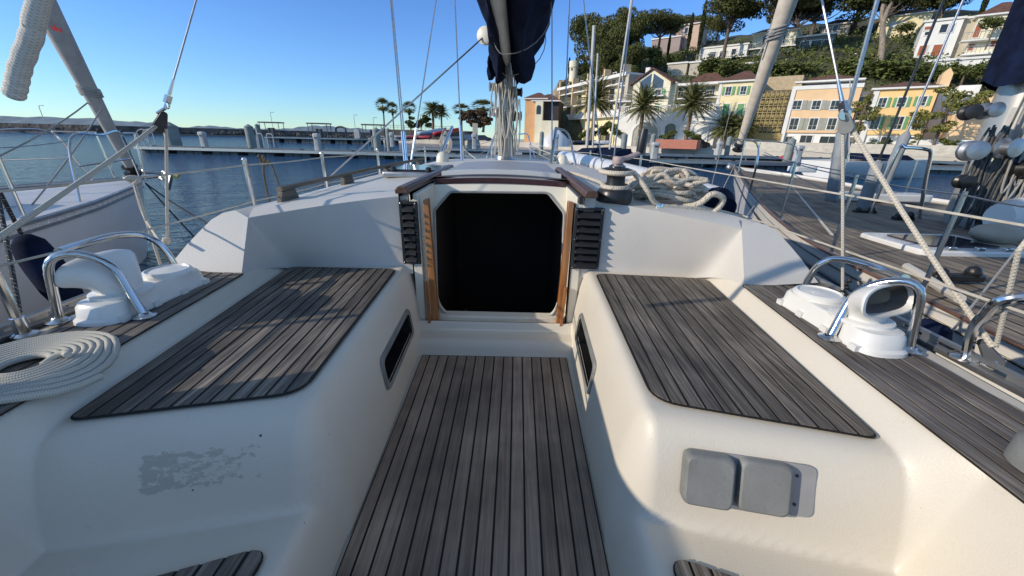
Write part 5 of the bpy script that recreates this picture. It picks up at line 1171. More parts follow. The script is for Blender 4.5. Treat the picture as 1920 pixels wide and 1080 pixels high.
def roof(r,pl,u0,u1,z,h,o0,o1,ov=.4,gable=False,name='roof',hip=True):
    m=MB(); c=(o0+o1)/2; k=min(abs(o1-o0)/2,(u1-u0)/2) if hip else 0
    A=[pl.P(u0-ov,z,o0+ov),pl.P(u1+ov,z,o0+ov),pl.P(u1+ov,z,o1-ov),pl.P(u0-ov,z,o1-ov)]; R1=pl.P(u0-ov+k,z+h,c);R2=pl.P(u1+ov-k,z+h,c)
    m.add(A+[R1,R2],[(0,1,5,4),(1,2,5),(2,3,4,5),(3,0,4),(3,2,1,0)]); o=m.build(name,TILE,r,ang=20)
    m=MB(); pl.box(m,u0-ov,u1+ov,z-.22,z-.01,o0+ov+.05,o1-ov-.05); m.build('eaves',TRIM,r,ang=20); return o
def balcony(r,pl,u0,u1,z,off,dep=1.3,glass=False,solid=False):
    m=MB(); pl.box(m,u0,u1,z-.2,z,off+.01,off+dep); o=m.build('balcony',TRIM,r,ang=20)
    m=MB(); pl.box(m,u0,u1,z+.95,z+1.02,off+dep-.06,off+dep); k=u0
    if solid: pl.box(m,u0,u1,z+.05,z+.9,off+dep-.05,off+dep-.01)
    while k<=u1+.01: pl.box(m,k,k+.05,z,z+.95,off+dep-.055,off+dep-.005); k+=.45
    m.build('railing',TRIM if solid else RAIL,o,ang=20)
    return o
# --- yellow block of flats with long balconies, receding to the left
YB=PL((20.7,79),(-9.3,25)); YB.n=V(*( -abs(YB.n[0]),YB.n[1])) if YB.n[0]>0 else YB.n
r=hroot('apartment_building',(18.6,70.5,.9),'yellow apartment block with four rows of long white balconies receding behind the thin masts','building')
uR,uL=0,26.7; zt=YB.uz(1155,146)[1]; H4=(zt-.9)/4.35
body(r,YB,uR,uL,.9,zt-.3,8,WY)
m=MB(); YB.box(m,-.5,uL+.5,zt-.3,zt+.25,1.6,-8); m.build('flat_roof',TRIM,r,ang=20)
m=MB(); YB.box(m,-1.0,-.02,.9,zt-.1,1.2,-1.5); m.build('end_wall',WG,r,ang=20)
for f in range(4):
    z=.9+H4*(.95+f*.98) if f else .9
    if f: balcony(r,YB,.2,uL-.2,z,0,1.2,solid=(f==1))
    for k in range(8):
        u=1.6+k*3.2; m=MB(); w=1.7 if (k+f)%2 else 1.1
        for a in ((u-.1,u,z,z+2.2),(u+w,u+w+.1,z,z+2.2),(u-.1,u+w+.1,z+2.2,z+2.3)): YB.box(m,*a,.01,.08)
        o=m.build('window',TRIM,r,ang=20); m=MB(); YB.box(m,u,u+w,z+.05,z+2.2,.004,.04); m.build('pane',GLASS,o,ang=20)
    for k in range(5):
        u=.3+k*6.4; m=MB(); YB.box(m,u,u+.35,z,z+2.9,.02,1.45); m.build('balcony_divider',WP if f else WY,r,ang=20)
# --- cream house with glazed gable
r=hroot('gabled_house',FA.hit(1215,270),'cream house with a glazed white gable and green shutters above the arched terrace')
u0=FA.uz(1163,200)[0];u1=FA.uz(1262,200)[0]; ze=FA.uz(1210,157)[1]; g0,g1=FA.uz(1193,150)[0],FA.uz(1262,150)[0]
body(r,FA,u0,u1,.9,ze,9,WC); roof(r,FA,u0,g0+1.0,ze,1.9,0,-8.5)
zp=FA.uz(1227,131,1)[1]; zg=FA.uz(1227,155,1)[1]
m=MB(); m.prism([FA.P(g0,.9,.0),FA.P(g1,.9,.0),FA.P(g1,zg,.0),FA.P((g0+g1)/2,zp,.0),FA.P(g0,zg,.0)],np.append(FA.n*1.0,0)); m.build('gable_wall',WC,r,ang=20)
m=MB()
for a,b in ((g0-.5,(g0+g1)/2),(g1+.5,(g0+g1)/2)):
    za=zg-.25; P=[FA.P(a,za,1.4),FA.P(b,zp+.12,1.4),FA.P(b,zp+.12,-8),FA.P(a,za,-8)]; m.prism(P,V(0,0,.22))
m.build('gable_roof',TILE,r,ang=20)
m=MB()
for s in (-1,1):
    c=(g0+g1)/2; a=c+s*.18;b=c+s*2.0; m.prism([FA.P(a,zg-1.9,1.02),FA.P(b,zg-1.9,1.02),FA.P(b,zp-(2.0/(g1-g0)*2)*(zp-zg)-.45,1.02),FA.P(a,zp-.55,1.02)],np.append(FA.n*.05,0))
m.build('gable_glazing',mat('blue_glass',(.06,.09,.13),.1),r,ang=20)
balcony(r,FA,g0+.8,g1-.6,zg-2.0,1.0,1.0)
for q in ((1177,172,1186,186),(1206,170,1215,184),(1228,168,1239,186)): window(r,FA,*q,off=1.0 if q[0]>1192 else 0,sh=SHG)
for q in ((1205,196,1214,207),(1228,194,1238,207)): window(r,FA,*q,off=1.0,sh=SHG,closed=True)
zc_=FA.uz(1180,190)[1]; balcony(r,FA,u0,g0,zc_,0,1.4)
m=MB(); FA.box(m,u0+2.8,u0+3.6,ze,ze+3.0,-3,-3.8); m.build('chimney',TRIM,r,ang=20)
# --- middle house with recessed balconies
r=hroot('terrace_house',FA.hit(1300,270),'low tiled house with dark recessed balconies between gabled house and green shuttered house')
u0=FA.uz(1264,200)[0];u1=FA.uz(1343,200)[0]; z1=FA.uz(1300,160)[1]; zr=FA.uz(1290,147)[1]
body(r,FA,u0,u1,.9,z1,9,WC,off=-1.5); roof(r,FA,u0,u0+7,zr-.6,2.0,-3,-9); body(r,FA,u0,u0+7,z1,zr-.6,5,WC,off=-3.2,name='upper_wall')
m=MB(); FA.box(m,u0,u1+.0,z1,z1+.35,.4,-8); m.build('terrace_slab',TRIM,r,ang=20)
zb=FA.uz(1320,182)[1]; balcony(r,FA,u0+.3,u1-.2,zb,-1.5,1.6)
for q in ((1272,164,1292,184),(1300,162,1318,182),(1322,162,1340,182),(1310,192,1334,207),(1272,192,1292,207)): window(r,FA,*q,off=-1.5,mull=True)
# --- white arched terrace podium
r=hroot('terrace_wall',FA.hit(1250,270,3),'long white terrace wall with balustrade and three arched openings behind the palms','wall')
u0=FA.uz(1157,240,3)[0];u1=FA.uz(1342,240,3)[0]; zt=FA.uz(1250,210,3)[1]
body(r,FA,u0,u1,.9,zt,2.9,WWH,off=3)
m=MB(); FA.box(m,u0-.1,u1+.1,zt,zt+.12,3.1,2.4); FA.box(m,u0-.1,u1+.1,zt+.95,zt+1.08,3.05,2.75); k=u0
while k<u1: FA.box(m,k,k+.13,zt+.12,zt+.95,2.98,2.85); k+=.34
m.build('balustrade',TRIM,r,ang=20)
ARCHM=mat('arch_recess',(.36,.35,.31),.9,0,.1,1)
for xc,w,top,mt in ((1213,4.4,230,ARCHM),(1259,1.7,232,GLASS),(1316,2.2,230,TRIM)):
    uc,za=FA.uz(xc,top,3); m=MB(); hw=w/2; pts=[(uc-hw,.95),(uc+hw,.95)]+[(uc+hw*math.cos(a),za-hw*.8+hw*.8*math.sin(a)) for a in np.linspace(0,PI,12)]
    m.prism([FA.P(a,b,3.01) for a,b in pts],np.append(FA.n*.03,0)); o=m.build('arch_opening',mt,r,ang=20)
    m=MB(); q=[(uc+(hw+.14)*math.cos(a),za-hw*.8+(hw*.8+.14)*math.sin(a)) for a in np.linspace(0,PI,14)]; m.tube([FA.P(uc+hw+.14,.95,3.06)]+[FA.P(a,b,3.06) for a,b in q]+[FA.P(uc-hw-.14,.95,3.06)],.14,6); m.build('arch_surround',TRIM,o,ang=40)
# --- yellow house with green shutters
r=hroot('yellow_house',FA.hit(1375,270,2),'pale yellow house with four pairs of green shutters left of the furled cream jib')
u0=FA.uz(1343,200,2)[0];u1=FA.uz(1409,200,2)[0]; ze=FA.uz(1380,153,2)[1]; zl=FA.uz(1375,219,2)[1]
body(r,FA,u0,u1,zl,ze,10,WC if 0 else WY,off=2); body(r,FA,u0,u1,.9,zl-.05,10,WWH,off=2.25,name='ground_wall'); roof(r,FA,u0,u1,ze+.15,1.9,2,-8)
for q in ((1361,163,1371,178),(1389,162,1399,177)): window(r,FA,*q,off=2,sh=SHG,shw=.5)
for q in ((1355,195,1367,217),(1382,195,1394,217)): window(r,FA,*q,off=2,sh=SHG,closed=True)
m=MB()
for a,b in ((u0-.12,u0+.3),(u1-.3,u1+.12)): FA.box(m,a,b,zl,ze,2.01,2.06)
FA.box(m,u0,u1,zl-.05,zl+.2,2.02,2.3); m.build('quoins',TRIM,r,ang=20)
# --- lattice screen
r=hroot('lattice_screen',FA.hit(1437,270,2),'tall gold metal lattice screen over an ochre gate beside the furled cream jib','screen')
u0=FA.uz(1411,220,1)[0];u1=FA.uz(1470,220,1)[0]; z0=FA.uz(1440,250,1)[1]; z1=FA.uz(1440,172,1)[1]
LATM=mat('lattice_gold',(.38,.30,.13),.6,.2,.25,2); m=MB(); nx,nz=7,6; du_=(u1-u0)/nx; dz_=(z1-z0)/nz
for i in range(nx):
    for j in range(nz):
        a=u0+i*du_; b=z0+j*dz_; T=.09
        FA.box(m,a,a+T,b,b+dz_,1.0,1.12); FA.box(m,a,a+du_,b,b+T,1.0,1.12)
        for k in range(4):
            t=k*PI/4; L_=min(du_,dz_)*.5/max(abs(math.cos(t)),abs(math.sin(t)),.6)*.95; c=(a+du_/2,b+dz_/2); m.tube([FA.P(c[0]-math.cos(t)*L_,c[1]-math.sin(t)*L_,1.06),FA.P(c[0]+math.cos(t)*L_,c[1]+math.sin(t)*L_,1.06)],.045,4)
        m.tube([FA.P(a+du_/2+math.cos(t)*du_*.27,b+dz_/2+math.sin(t)*du_*.27,1.06) for t in np.linspace(0,2*PI,8,endpoint=False)],.04,4,closed=True)
m.build('lattice',LATM,r,ang=20); body(r,FA,u0,u1,z0,z1+.2,3,mat('dark_ochre',(.15,.12,.07),.9,0,.3),off=.5,name='back_wall'); body(r,FA,u0,u1+.3,.9,z0,3.6,mat('ochre_gate',(.36,.26,.10),.8,0,.15),off=1.2,name='gate')
body(r,FA,u0-.2,u1+1,z1+.2,z1+2.2,5,mat('tan_parapet',(.45,.35,.22),.9),off=-1,name='parapet')
# --- peach building with grey shutters
r=hroot('peach_house',FA.hit(1530,285,1),'peach house with two rows of grey shuttered windows and a glazed roof terrace')
u0=FA.uz(1474,220,1)[0];u1=FA.uz(1600,220,1)[0]; ze=FA.uz(1535,167,1)[1]; zg=FA.uz(1535,249,1)[1]
body(r,FA,u0,u1,zg,ze,10,WP,off=1); body(r,FA,u0,u1,.9,zg-.02,10,WWH,off=.7,name='ground_wall')
m=MB(); FA.box(m,u0-.1,u1+.1,ze,ze+.5,1.1,-9); FA.box(m,u0-.12,u0+.4,.9,ze,1.02,1.15); zmid=FA.uz(1535,209,1)[1]; m.build('white_bands',TRIM,r,ang=20)
zt=FA.uz(1540,152,-2)[1]; m=MB(); FA.box(m,u0+1,u1-1,ze+.5,zt-.1,-2.5,-8); m.build('glazed_terrace',mat('terrace_glass',(.10,.13,.17),.12,0,.3,.7),r,ang=20); roof(r,FA,u0+.3,u1-.3,zt,1.1,-1.2,-9)
for y0,y1 in ((189,205),(222,243)):
    for x in (1487,1523,1558): s_=-.0 if y0<200 else -6; window(r,FA,x+s_,y0,x+s_+15,y1,off=1,sh=SHGY,shw=.55)
for q in ((1472,256,1484,272),(1498,254,1520,284),(1535,256,1568,284)): window(r,FA,*q,off=.7)
# --- white slot between
r=hroot('white_house',FA.hit(1620,270,-1),'narrow white balconied house between the peach and the orange house')
u0=FA.uz(1602,220,-1)[0];u1=FA.uz(1636,220,-1)[0]; ze=FA.uz(1620,172,-1)[1]; body(r,FA,u0,u1,.9,ze,9,WWH,off=-1)
for y in (196,226,255): z=FA.uz(1618,y,-1)[1]; balcony(r,FA,u0+.1,u1-.1,z,-1,1.5)
for q in ((1608,182,1630,195),(1605,208,1628,226),(1604,235,1626,254)): window(r,FA,*q,off=-1)
# --- orange house
r=hroot('orange_house',FA.hit(1690,280,1),'orange yellow house with green shutters between the two leafy trees')
u0=FA.uz(1628,210,1)[0];u1=FA.uz(1745,210,1)[0]; ze=FA.uz(1680,167,1)[1]; zg=FA.uz(1680,253,1)[1]
body(r,FA,u0,u1,zg,ze,10,WO,off=1); body(r,FA,u0,u1,.9,zg-.02,10,WWH,off=.8,name='ground_wall'); roof(r,FA,u0,u1,ze+.2,1.0,1,-8)
for q in ((1647,184,1661,201),(1683,183,1698,200),(1722,181,1736,198),(1633,219,1648,242),(1677,219,1692,242),(1712,219,1726,242)): window(r,FA,*q,off=1,sh=SHG,shw=.42)
for q in ((1650,257,1668,278),(1690,257,1712,278)): window(r,FA,*q,off=.8)
m=MB(); FA.box(m,u0-.1,u0+.5,.9,ze,1.02,1.12); m.build('quoin',TRIM,r,ang=20)
# --- white stepped walls and peach wall at the right
r=hroot('stepped_wall',FA.hit(1790,270,2),'white stepped garden walls and sunlit peach wall right of the leafy tree','wall')
for x0,y0,x1,y1,o,mt in ((1752,168,1800,232,-3,WWH),(1790,160,1830,212,-5,WWH),(1772,215,1850,290,1,WP),(1700,262,1860,292,3,WWH),(1830,175,1990,290,-1,WP),(1725,175,1760,215,-4,WWH)):
    a,b,z0,z1=FA.rect(x0,y0,x1,y1,o); body(r,FA,a,b,.9,z1,3,mt,off=o)
# --- orange harbour house left of the flats
OP=PL((3.9,92),(1,-.25)); r=hroot('harbour_house',OP.hit(1000,262),'orange harbour house with tiled hip roof and arched white window right of the mast')
u0,u1,z0,z1=OP.rect(984,185,1006,250); body(r,OP,u0,u1,.9,z1,7,WOR); roof(r,OP,u0,u1+2,z1+.1,1.4,0,-7)
a,b,c_,d_=OP.rect(1003,190,1017,250,1); body(r,OP,a,b,.9,d_,5,WC,off=1,name='arched_bay')
q0,q1,z0,z1=OP.rect(1006,197,1014,214,1); m=MB(); uc=(q0+q1)/2; hw=(q1-q0)/2; m.prism([OP.P(x,z,1.02) for x,z in [(q0,z0),(q1,z0)]+[(uc+hw*math.cos(t),z1-hw+hw*math.sin(t)) for t in np.linspace(0,PI,8)]],np.append(OP.n*.05,0)); m.build('arched_window',GLASS,r,ang=20)
a,b,c_,d_=OP.rect(1016,188,1046,250,.5); roof(r,OP,a-2,b,d_,1.6,.5,-8,name='side_roof'); body(r,OP,a,b,.9,d_,7,mat('dark_open_bay',(.05,.04,.035),.9),off=-.2,name='shaded_bay')
a,b,c_,d_=OP.rect(1014,226,1046,255,1.5); body(r,OP,a,b,.9,d_,.4,WC,off=1.5,name='low_wall')
# ======================= HILLSIDE =======================
cols=[1036,1050,1075,1100,1150,1250,1350,1450,1550,1700,1850,2050]
rows={9:[268,262,250,240,225,215,215,215,215,220,225,225],13:[235,205,170,160,158,160,160,160,158,158,165,160],25:[215,185,150,142,142,140,130,122,112,112,118,100],42:[208,180,140,130,118,108,98,88,78,70,62,45],75:[205,175,135,125,100,85,72,52,42,30,20,0],120:[225,205,170,150,120,105,90,75,65,55,45,30]}
HG=[]
for off in sorted(rows): HG.append([FA.hit(x,y,-off) for x,y in zip(cols,rows[off])])
m=MB(); fine=[]
ro=sorted(rows)
for i in range(len(ro)-1):
    for k in range(5):
        t=k/5; row=[HG[i][j]*(1-t)+HG[i+1][j]*t for j in range(len(cols))]; r2=[]
        for j in range(len(cols)-1):
            for q in range(5): p=row[j]*(1-q/5)+row[j+1]*(q/5); r2.append(p+V(0,0,.8*math.sin(p[0]*.7+p[1]*.3)*math.sin(p[1]*.5) if i else 0))
        fine.append(r2+[row[-1]])
fine.insert(0,[V(p[0],p[1],.5) for p in fine[0]])
m.grid([r_[::-1] for r_ in fine]); HILLM=mat('hillside_soil',(.075,.075,.04),1,0,.5,.15,bs=1.5,bst=1,bd=.6); kind(m.build('hillside',HILLM,None,ang=60),'structure')
def hillz(off_,x):  # point on hillside for a column and an offset
    os_=ro; y=[float(np.interp(x,cols,rows[o])) for o in os_]; return FA.hit(x,float(np.interp(off_,os_,y)),-off_)
m=MB(); P=[(1036,268,8),(1036,200,10),(1042,165,13),(1060,152,14),(1072,165,12),(1066,268,8)]
G=[[FA.hit(x+k*3*math.sin(i*2.1),y,-o+1.5*math.sin(k*2+i)) for i,(x,y,o) in enumerate([(1038,262,9),(1036,225,10),(1038,190,11),(1042,160,13)])] for k in (0,)]
cl=[]; random.seed(8)
for i in range(9):
    x=1036+i*4.5; row=[]
    for j in range(8): y=266-(266-(150 if i>2 else 172-i*6))*j/7; row.append(FA.hit(x+random.uniform(-1.5,1.5),y,-24-j*.7+random.uniform(-1,1)))
    cl.append(row)
m.grid(cl); tag(m.build('rock_cliff',mat('cliff_rock',(.30,.24,.17),.95,0,.4,.3,bs=1.2,bst=1,bd=.5,dirt=.4),None,ang=20),'bare tan rock cliff at the left end of the wooded hill behind the flats','cliff')
# --- hill villas (planes behind the harbour front)
def villa(name,label,x0,y0,x1,y1,off,mt,wins=(),rf=None,dep=8,sh=SHB,closed=(),base=6,cat='house',slabs=()):
    pl=PL(FA.O-FA.n*off,FA.d); r=hroot(name,pl.hit((x0+x1)/2,y1),label,cat); u0,u1,z0,z1=pl.rect(x0,y0,x1,y1); body(r,pl,u0,u1,z0-base,z1,dep,mt)
    if rf: roof(r,pl,u0,u1,z1+.1,rf,0,-dep)
    else: m=MB(); pl.box(m,u0-.2,u1+.2,z1,z1+.3,.25,-dep); m.build('parapet',TRIM,r,ang=20)
    for q in wins: window(r,pl,*q,mull=False)
    for q in closed: window(r,pl,*q,sh=sh,closed=True)
    for a,b,y,d in slabs: z=pl.uz((a+b)/2,y)[1]; balcony(r,pl,pl.uz(a,y)[0],pl.uz(b,y)[0],z,0,d)
    return r,pl
villa('villa','pinkish tile roofed villa half hidden by cypresses on the hilltop',1268,46,1312,75,50,wallm('wall_pink',(.50,.36,.28)),((1284,52,1290,62),),1.6)
villa('long_garden_wall','sloping mauve grey garden wall below the pink hilltop villa',1222,72,1275,90,48,wallm('wall_mauve',(.30,.24,.22)),cat='wall')
villa('villa','low white terraced villa with arches left of the big pine trunk',1312,88,1400,110,34,WWH,((1330,98,1342,108),(1350,96,1362,106),(1372,92,1380,102)),None,slabs=((1308,1402,110,1.5),))
villa('villa','white two storey villa with tall windows behind the big pine trunk',1409,60,1488,112,36,WC,((1430,68,1438,84),(1447,66,1454,82),(1466,65,1472,80),(1432,96,1440,108),(1455,94,1464,107)),1.5,slabs=((1405,1492,90,1.6),(1405,1492,112,2)))
villa('villa','grey flat roofed villa with dark glass walls right of the furled jib',1492,68,1562,104,38,mat('grey_render',(.20,.19,.17),.9),((1500,78,1516,98),(1520,76,1538,96),(1542,75,1558,94)),None,slabs=((1490,1572,104,2.4),))
villa('villa','small grey villa with a slanting tile roof high under the pines',1538,46,1592,66,48,wallm('wall_dull',(.30,.28,.24)),((1548,50,1554,60),(1562,48,1570,58)),1.6)
r,pl=villa('villa','yellow villa with two round windows high up beside the bare pine trunk',1648,28,1742,66,46,WY,(),1.6)
for x in (1674,1692): u,z=pl.uz(x,48); m=MB(); m.lathe([(.55,0),(.6,.06),(.45,.08),(0,.06)],pl.P(u,z,.02),Rdir(np.append(pl.n,0)),16); m.build('round_window',TRIM,r,ang=30)
villa('villa','white flat topped villa with brown shutters and bare vines on the right hill',1722,40,1792,118,26,WWH,((1763,46,1776,61),(1781,45,1788,60),(1734,60,1741,66)),None,closed=((1722,86,1736,104),(1748,84,1769,105),(1734,50,1745,56)))
villa('villa','round grey stone wing joined to the white villas on the right hill',1792,36,1826,100,27,WG,(),None)
villa('villa','large cream villa with red roof and brown shutters at the far right hill',1824,26,1925,100,25,WC,(),2.2,closed=((1827,46,1838,70),(1815,83,1826,95),(1857,76,1868,88)),slabs=((1800,1900,75,1.6),(1800,1905,101,1.8)))
villa('garden_wall','rough pale retaining wall in the garden above the gabled house',1252,120,1288,132,22,WG,cat='wall',base=3)
villa('garden_wall','pale stone retaining wall right of the brown garden pot shape',1293,118,1312,132,22,WG,cat='wall',base=3)
villa('garden_wall','long pale terrace wall under the white villas on the hill',1400,112,1600,118,30,WG,cat='wall',base=3)
villa('garden_wall','pale wall with arch under the large cream villa',1735,112,1880,124,22,WWH,cat='wall',base=3)
pl=PL(FA.O-FA.n*16,FA.d); r=hroot('watchtower',pl.hit(1077,138),'round cream watchtower on the rock at the left end of the hill','tower'); u,z1=pl.uz(1077,115); z0=pl.uz(1077,142)[1]
m=MB(); m.lathe([(1.0,z0-3),(1.0,z1-1.4),(1.15,z1-1.3),(1.15,z1)],pl.P(u,0,0),None,20); m.build('tower_wall',WC,r,ang=40); m=MB(); pl.box(m,u-.2,u+.2,z1-2.0,z1-1.5,1.0,1.12); m.build('window_slit',BLACK,r)
pl=PL(FA.O-FA.n*6,FA.d); r=hroot('garden_hut',pl.hit(1775,155),'little peach gabled hut above the white stepped walls','hut'); u0,u1,z0,z1=pl.rect(1765,138,1784,158); m=MB(); m.prism([pl.P(a,b,0) for a,b in ((u0,z0-5),(u1,z0-5),(u1,z1),((u0+u1)/2,z1+.7),(u0,z1))],np.append(-pl.n*3,0)); m.build('hut_wall',WP,r,ang=20)
# ======================= TREES AND PLANTS =======================
def leafm(name,c,tr=.0): 
    m,t,b=nt(name); co=coords(t); at=nd(t,'ShaderNodeAttribute',attribute_name='pr'); n=noise(t,co,.8,3); c=np.array(c)
    a=ramp(t,at.outputs['Fac'],tuple(c*.55),tuple(c*1.5),0,1); col=mixc(t,math_(t,'MULTIPLY',n,.4),a,tuple(c*np.array((1.25,1.0,.6)))); t.links.new(col,b.inputs['Base Color']); b.inputs['Roughness'].default_value=.75; b.inputs['Specular IOR Level'].default_value=.25
    return m
PINE=leafm('pine_needles',(.085,.095,.03)); CYP=leafm('cypress_green',(.04,.055,.02)); BUSH=leafm('shrub_green',(.095,.12,.035)); PALMG=leafm('palm_green',(.17,.18,.07)); LIGHTG=leafm('light_leaf',(.16,.17,.045)); BROWNL=leafm('brown_leaf',(.11,.075,.045))
BARK=mat('bark',(.14,.11,.085),.95,0,.3,4,bs=10,bst=.8,bd=.05); BARKL=mat('pale_bark',(.28,.23,.18),.95,0,.3,3,bs=8,bst=.8,bd=.05); PTR=mat('palm_trunk',(.20,.15,.10),.95,0,.4,5,bs=12,bst=1,bd=.08)
def leaves(m,c,r,n,s,sc=(1,1,1),shell=.75):
    c=np.asarray(c,float)
    for k in range(n):
        d=nrm(np.random.normal(size=3)); rr_=r*(shell+(1-shell)*random.random()) if random.random()<.8 else r*random.random(); p=c+d*V(*sc)*rr_
        a=nrm(np.random.normal(size=3)+d*.5); b=nrm(np.cross(a,np.random.normal(size=3))); e=np.cross(nrm(a),b); q=s*random.uniform(.6,1.3); m.cur=random.random()*.99+.01
        m.add([p-b*q*.5,p+e*q*.28,p+b*q*.55,p-e*q*.28],[(0,1,2,3)])
def tree(name,label,cat,h,blobs,n,s,leafmat,bark,tr,limbs=True,lean=(0,0),grp=None):
    """unit tree at the origin; blobs = (x,y,z,r,(sx,sy,sz))"""
    o=root(name,(0,0,0),label,cat,grp); m=MB(); top=V(lean[0],lean[1],h)
    P=spline([V(0,0,-1.5),V(lean[0]*.2,lean[1]*.2,h*.35),V(lean[0]*.7,lean[1]*.7,h*.7),top],4); m.tube(P,list(np.linspace(tr,tr*.45,len(P))),8)
    if limbs:
        for b in blobs: c=V(*b[:3]); st=P[int(len(P)*random.uniform(.55,.85))]; m.tube(spline([st,(st+c)/2-V(0,0,.1*h*random.random()),c],3),[tr*.38,tr*.33,tr*.28,tr*.24,tr*.2,tr*.15,tr*.1][:7],5)
    m.build('trunk',bark,o,ang=60); m=MB(); tot=sum(b[3]**2 for b in blobs)
    for b in blobs: leaves(m,b[:3],b[3],int(n*b[3]**2/tot),s,b[4])
    m.build('crown',leafmat,o,ang=0); return o
def pine(seed,h=10,w=5,flat=.55,n=11000,nb=20,tr=.4,low=.45):
    random.seed(seed);np.random.seed(seed); B=[]
    for k in range(nb):
        a=random.random()*2*PI; q=math.sqrt(random.random())*w*.78; z=h*(low+(1-low)*random.random()**.7)*(1-.14*(q/w)**2); r=w*random.uniform(.28,.44); B.append((q*math.cos(a),q*math.sin(a),z,r,(1,1,flat)))
    return dict(h=h*.8,blobs=B,n=n,s=.38)
def putpx(o,x,ybase,off,scale,rz=None,basez=None,zoff=0.):
    p=FA.hit(x,ybase,-off); o.location=(p[0],p[1],p[2]+zoff); o.scale=(scale,)*3 if np.isscalar(scale) else scale; o.rotation_euler=(0,0,random.random()*6 if rz is None else rz)
def zc_of(p): return float(-(RM.T@(np.array(p)-CAM))[2])
def placetree(proto,used,x,ytop,ybase,off,h0,label,wk=1.,rz=None):
    o=proto if not used[0] else copy_tree(proto); used[0]=True
    a=FA.hit(x,ybase,-off); b=FA.hit(x,ytop,-off); s=max(.2,(b[2]-a[2])/h0); o.location=tuple(a); o.scale=(s*wk,s*wk,s); o.rotation_euler=(0,0,random.random()*6 if rz is None else rz); o['label']=label; return o
G1='pine trees on the hill'
pA=tree('pine_tree','x','tree',**pine(1,low=.30,flat=.8),leafmat=PINE,bark=BARK,tr=.35,grp=G1); uA=[0]
pB=tree('pine_tree','x','tree',**pine(2,low=.62,w=6,flat=.5,nb=24),leafmat=PINE,bark=BARK,tr=.38,grp=G1); uB=[0]
for i,(pr,us,x,yt,yb,off,wk,l) in enumerate((
 (pA,uA,1107,32,172,20,.78,'dense dark pine at the left end of the hill, behind the two thin masts'),
 (pA,uA,1148,42,165,16,.66,'bushy pine low behind the yellow flats roof, right of the two masts'),
 (pA,uA,1176,22,150,24,.62,'tall pine rising highest above the gabled house chimney'),
 (pA,uA,1128,70,180,14,.8,'lower dark pine filling the hill just above the yellow flats'),
 (pA,uA,1172,90,170,14,.9,'low dark pine between the flats and gabled house'),
 (pB,uB,1232,28,112,30,1.0,'round topped pine with see-through trunk left of the mauve wall'),
 (pB,uB,1265,36,105,52,1.,'flat pine behind the pink hilltop villa, left part'),
 (pB,uB,1298,33,100,62,.9,'flat pine behind the pink hilltop villa, right part'),
 (pB,uB,1355,-4,112,30,.95,'big spreading umbrella pine left of the large trunk with sky below'),
 (pA,uA,1340,30,95,40,.85,'drooping pine lobe over the low white terraced villa'),
 (pB,uB,1432,-42,118,24,.80,'giant umbrella pine with thick bare trunk beside the furled jib'),
 (pB,uB,1512,-20,100,46,1.1,'dark umbrella pine above the grey glass villa'),
 (pB,uB,1585,-30,110,50,.9,'dark umbrella pine behind the small slanting roof villa'),
 (pB,uB,1480,-10,112,44,.9,'dark pine canopy right of the furled cream jib'),
 (pB,uB,1752,-18,70,60,1.1,'wind swept pine above the yellow villa with round windows'),
 (pB,uB,1700,-30,60,62,1.,'dark pine top behind the yellow villa'),
 (pB,uB,1640,-28,100,44,.8,'pine crown between the dull villa and the bare trunk'))): placetree(pr,us,x,yt,yb,off,10,l,wk)
random.seed(33); m=MB(); o=root('pine_tree',FA.hit(1652,115,-24),'bare pale forked pine trunk rising left of the yellow villa','tree',G1); a=FA.hit(1652,118,-24); b=FA.hit(1655,50,-24); c=FA.hit(1680,-10,-24); d=FA.hit(1652,0,-24)
m.tube(spline([a-V(0,0,1),(a+b)/2+V(.1,0,0),b,(b+c)/2-V(.3,0,0),c],5),list(np.linspace(.55,.2,21)),8); m.tube(spline([b,(b+d)/2,d+V(.6,0,0)],4),[.3]*9,8); m.build('trunk',BARKL,o,ang=60)
m=MB(); leaves(m,c,2.2,700,.5,(1.2,1,.5)); leaves(m,d+V(0,0,1),2.,700,.5,(1.2,1,.5)); m.build('crown',PINE,o,ang=0)
# cypress
random.seed(5);np.random.seed(5); B=[(0,0,10*t,.95*math.sin(PI*min(1,.25+.75*(1-t)**.8))*(.35+.65*(1-t))+.05,(1,1,1.5)) for t in np.linspace(.05,.98,15)]
cy=tree('cypress_tree','x','tree',9,B,3600,.35,CYP,BARK,.2,limbs=False,grp='cypress trees on the hill'); uc=[0]
for x,yt,yb,off,wk,l in ((1306,4,112,33,.75,'tallest pointed cypress in front of the pink villa'),(1286,26,112,33,.8,'shorter pointed cypress left of the tallest one'),(1066,108,142,17,1.3,'small dark cypress beside the round watchtower'),(1198,105,142,15,.6,'thin cypress just left of the gabled house'),(1832,-40,45,40,1.1,'broad dark cypress left of the red roofed cream villa'),(1250,64,115,30,1.,'brownish cypress below the mauve wall')): placetree(cy,uc,x,yt,yb,off,10.2,l,wk)
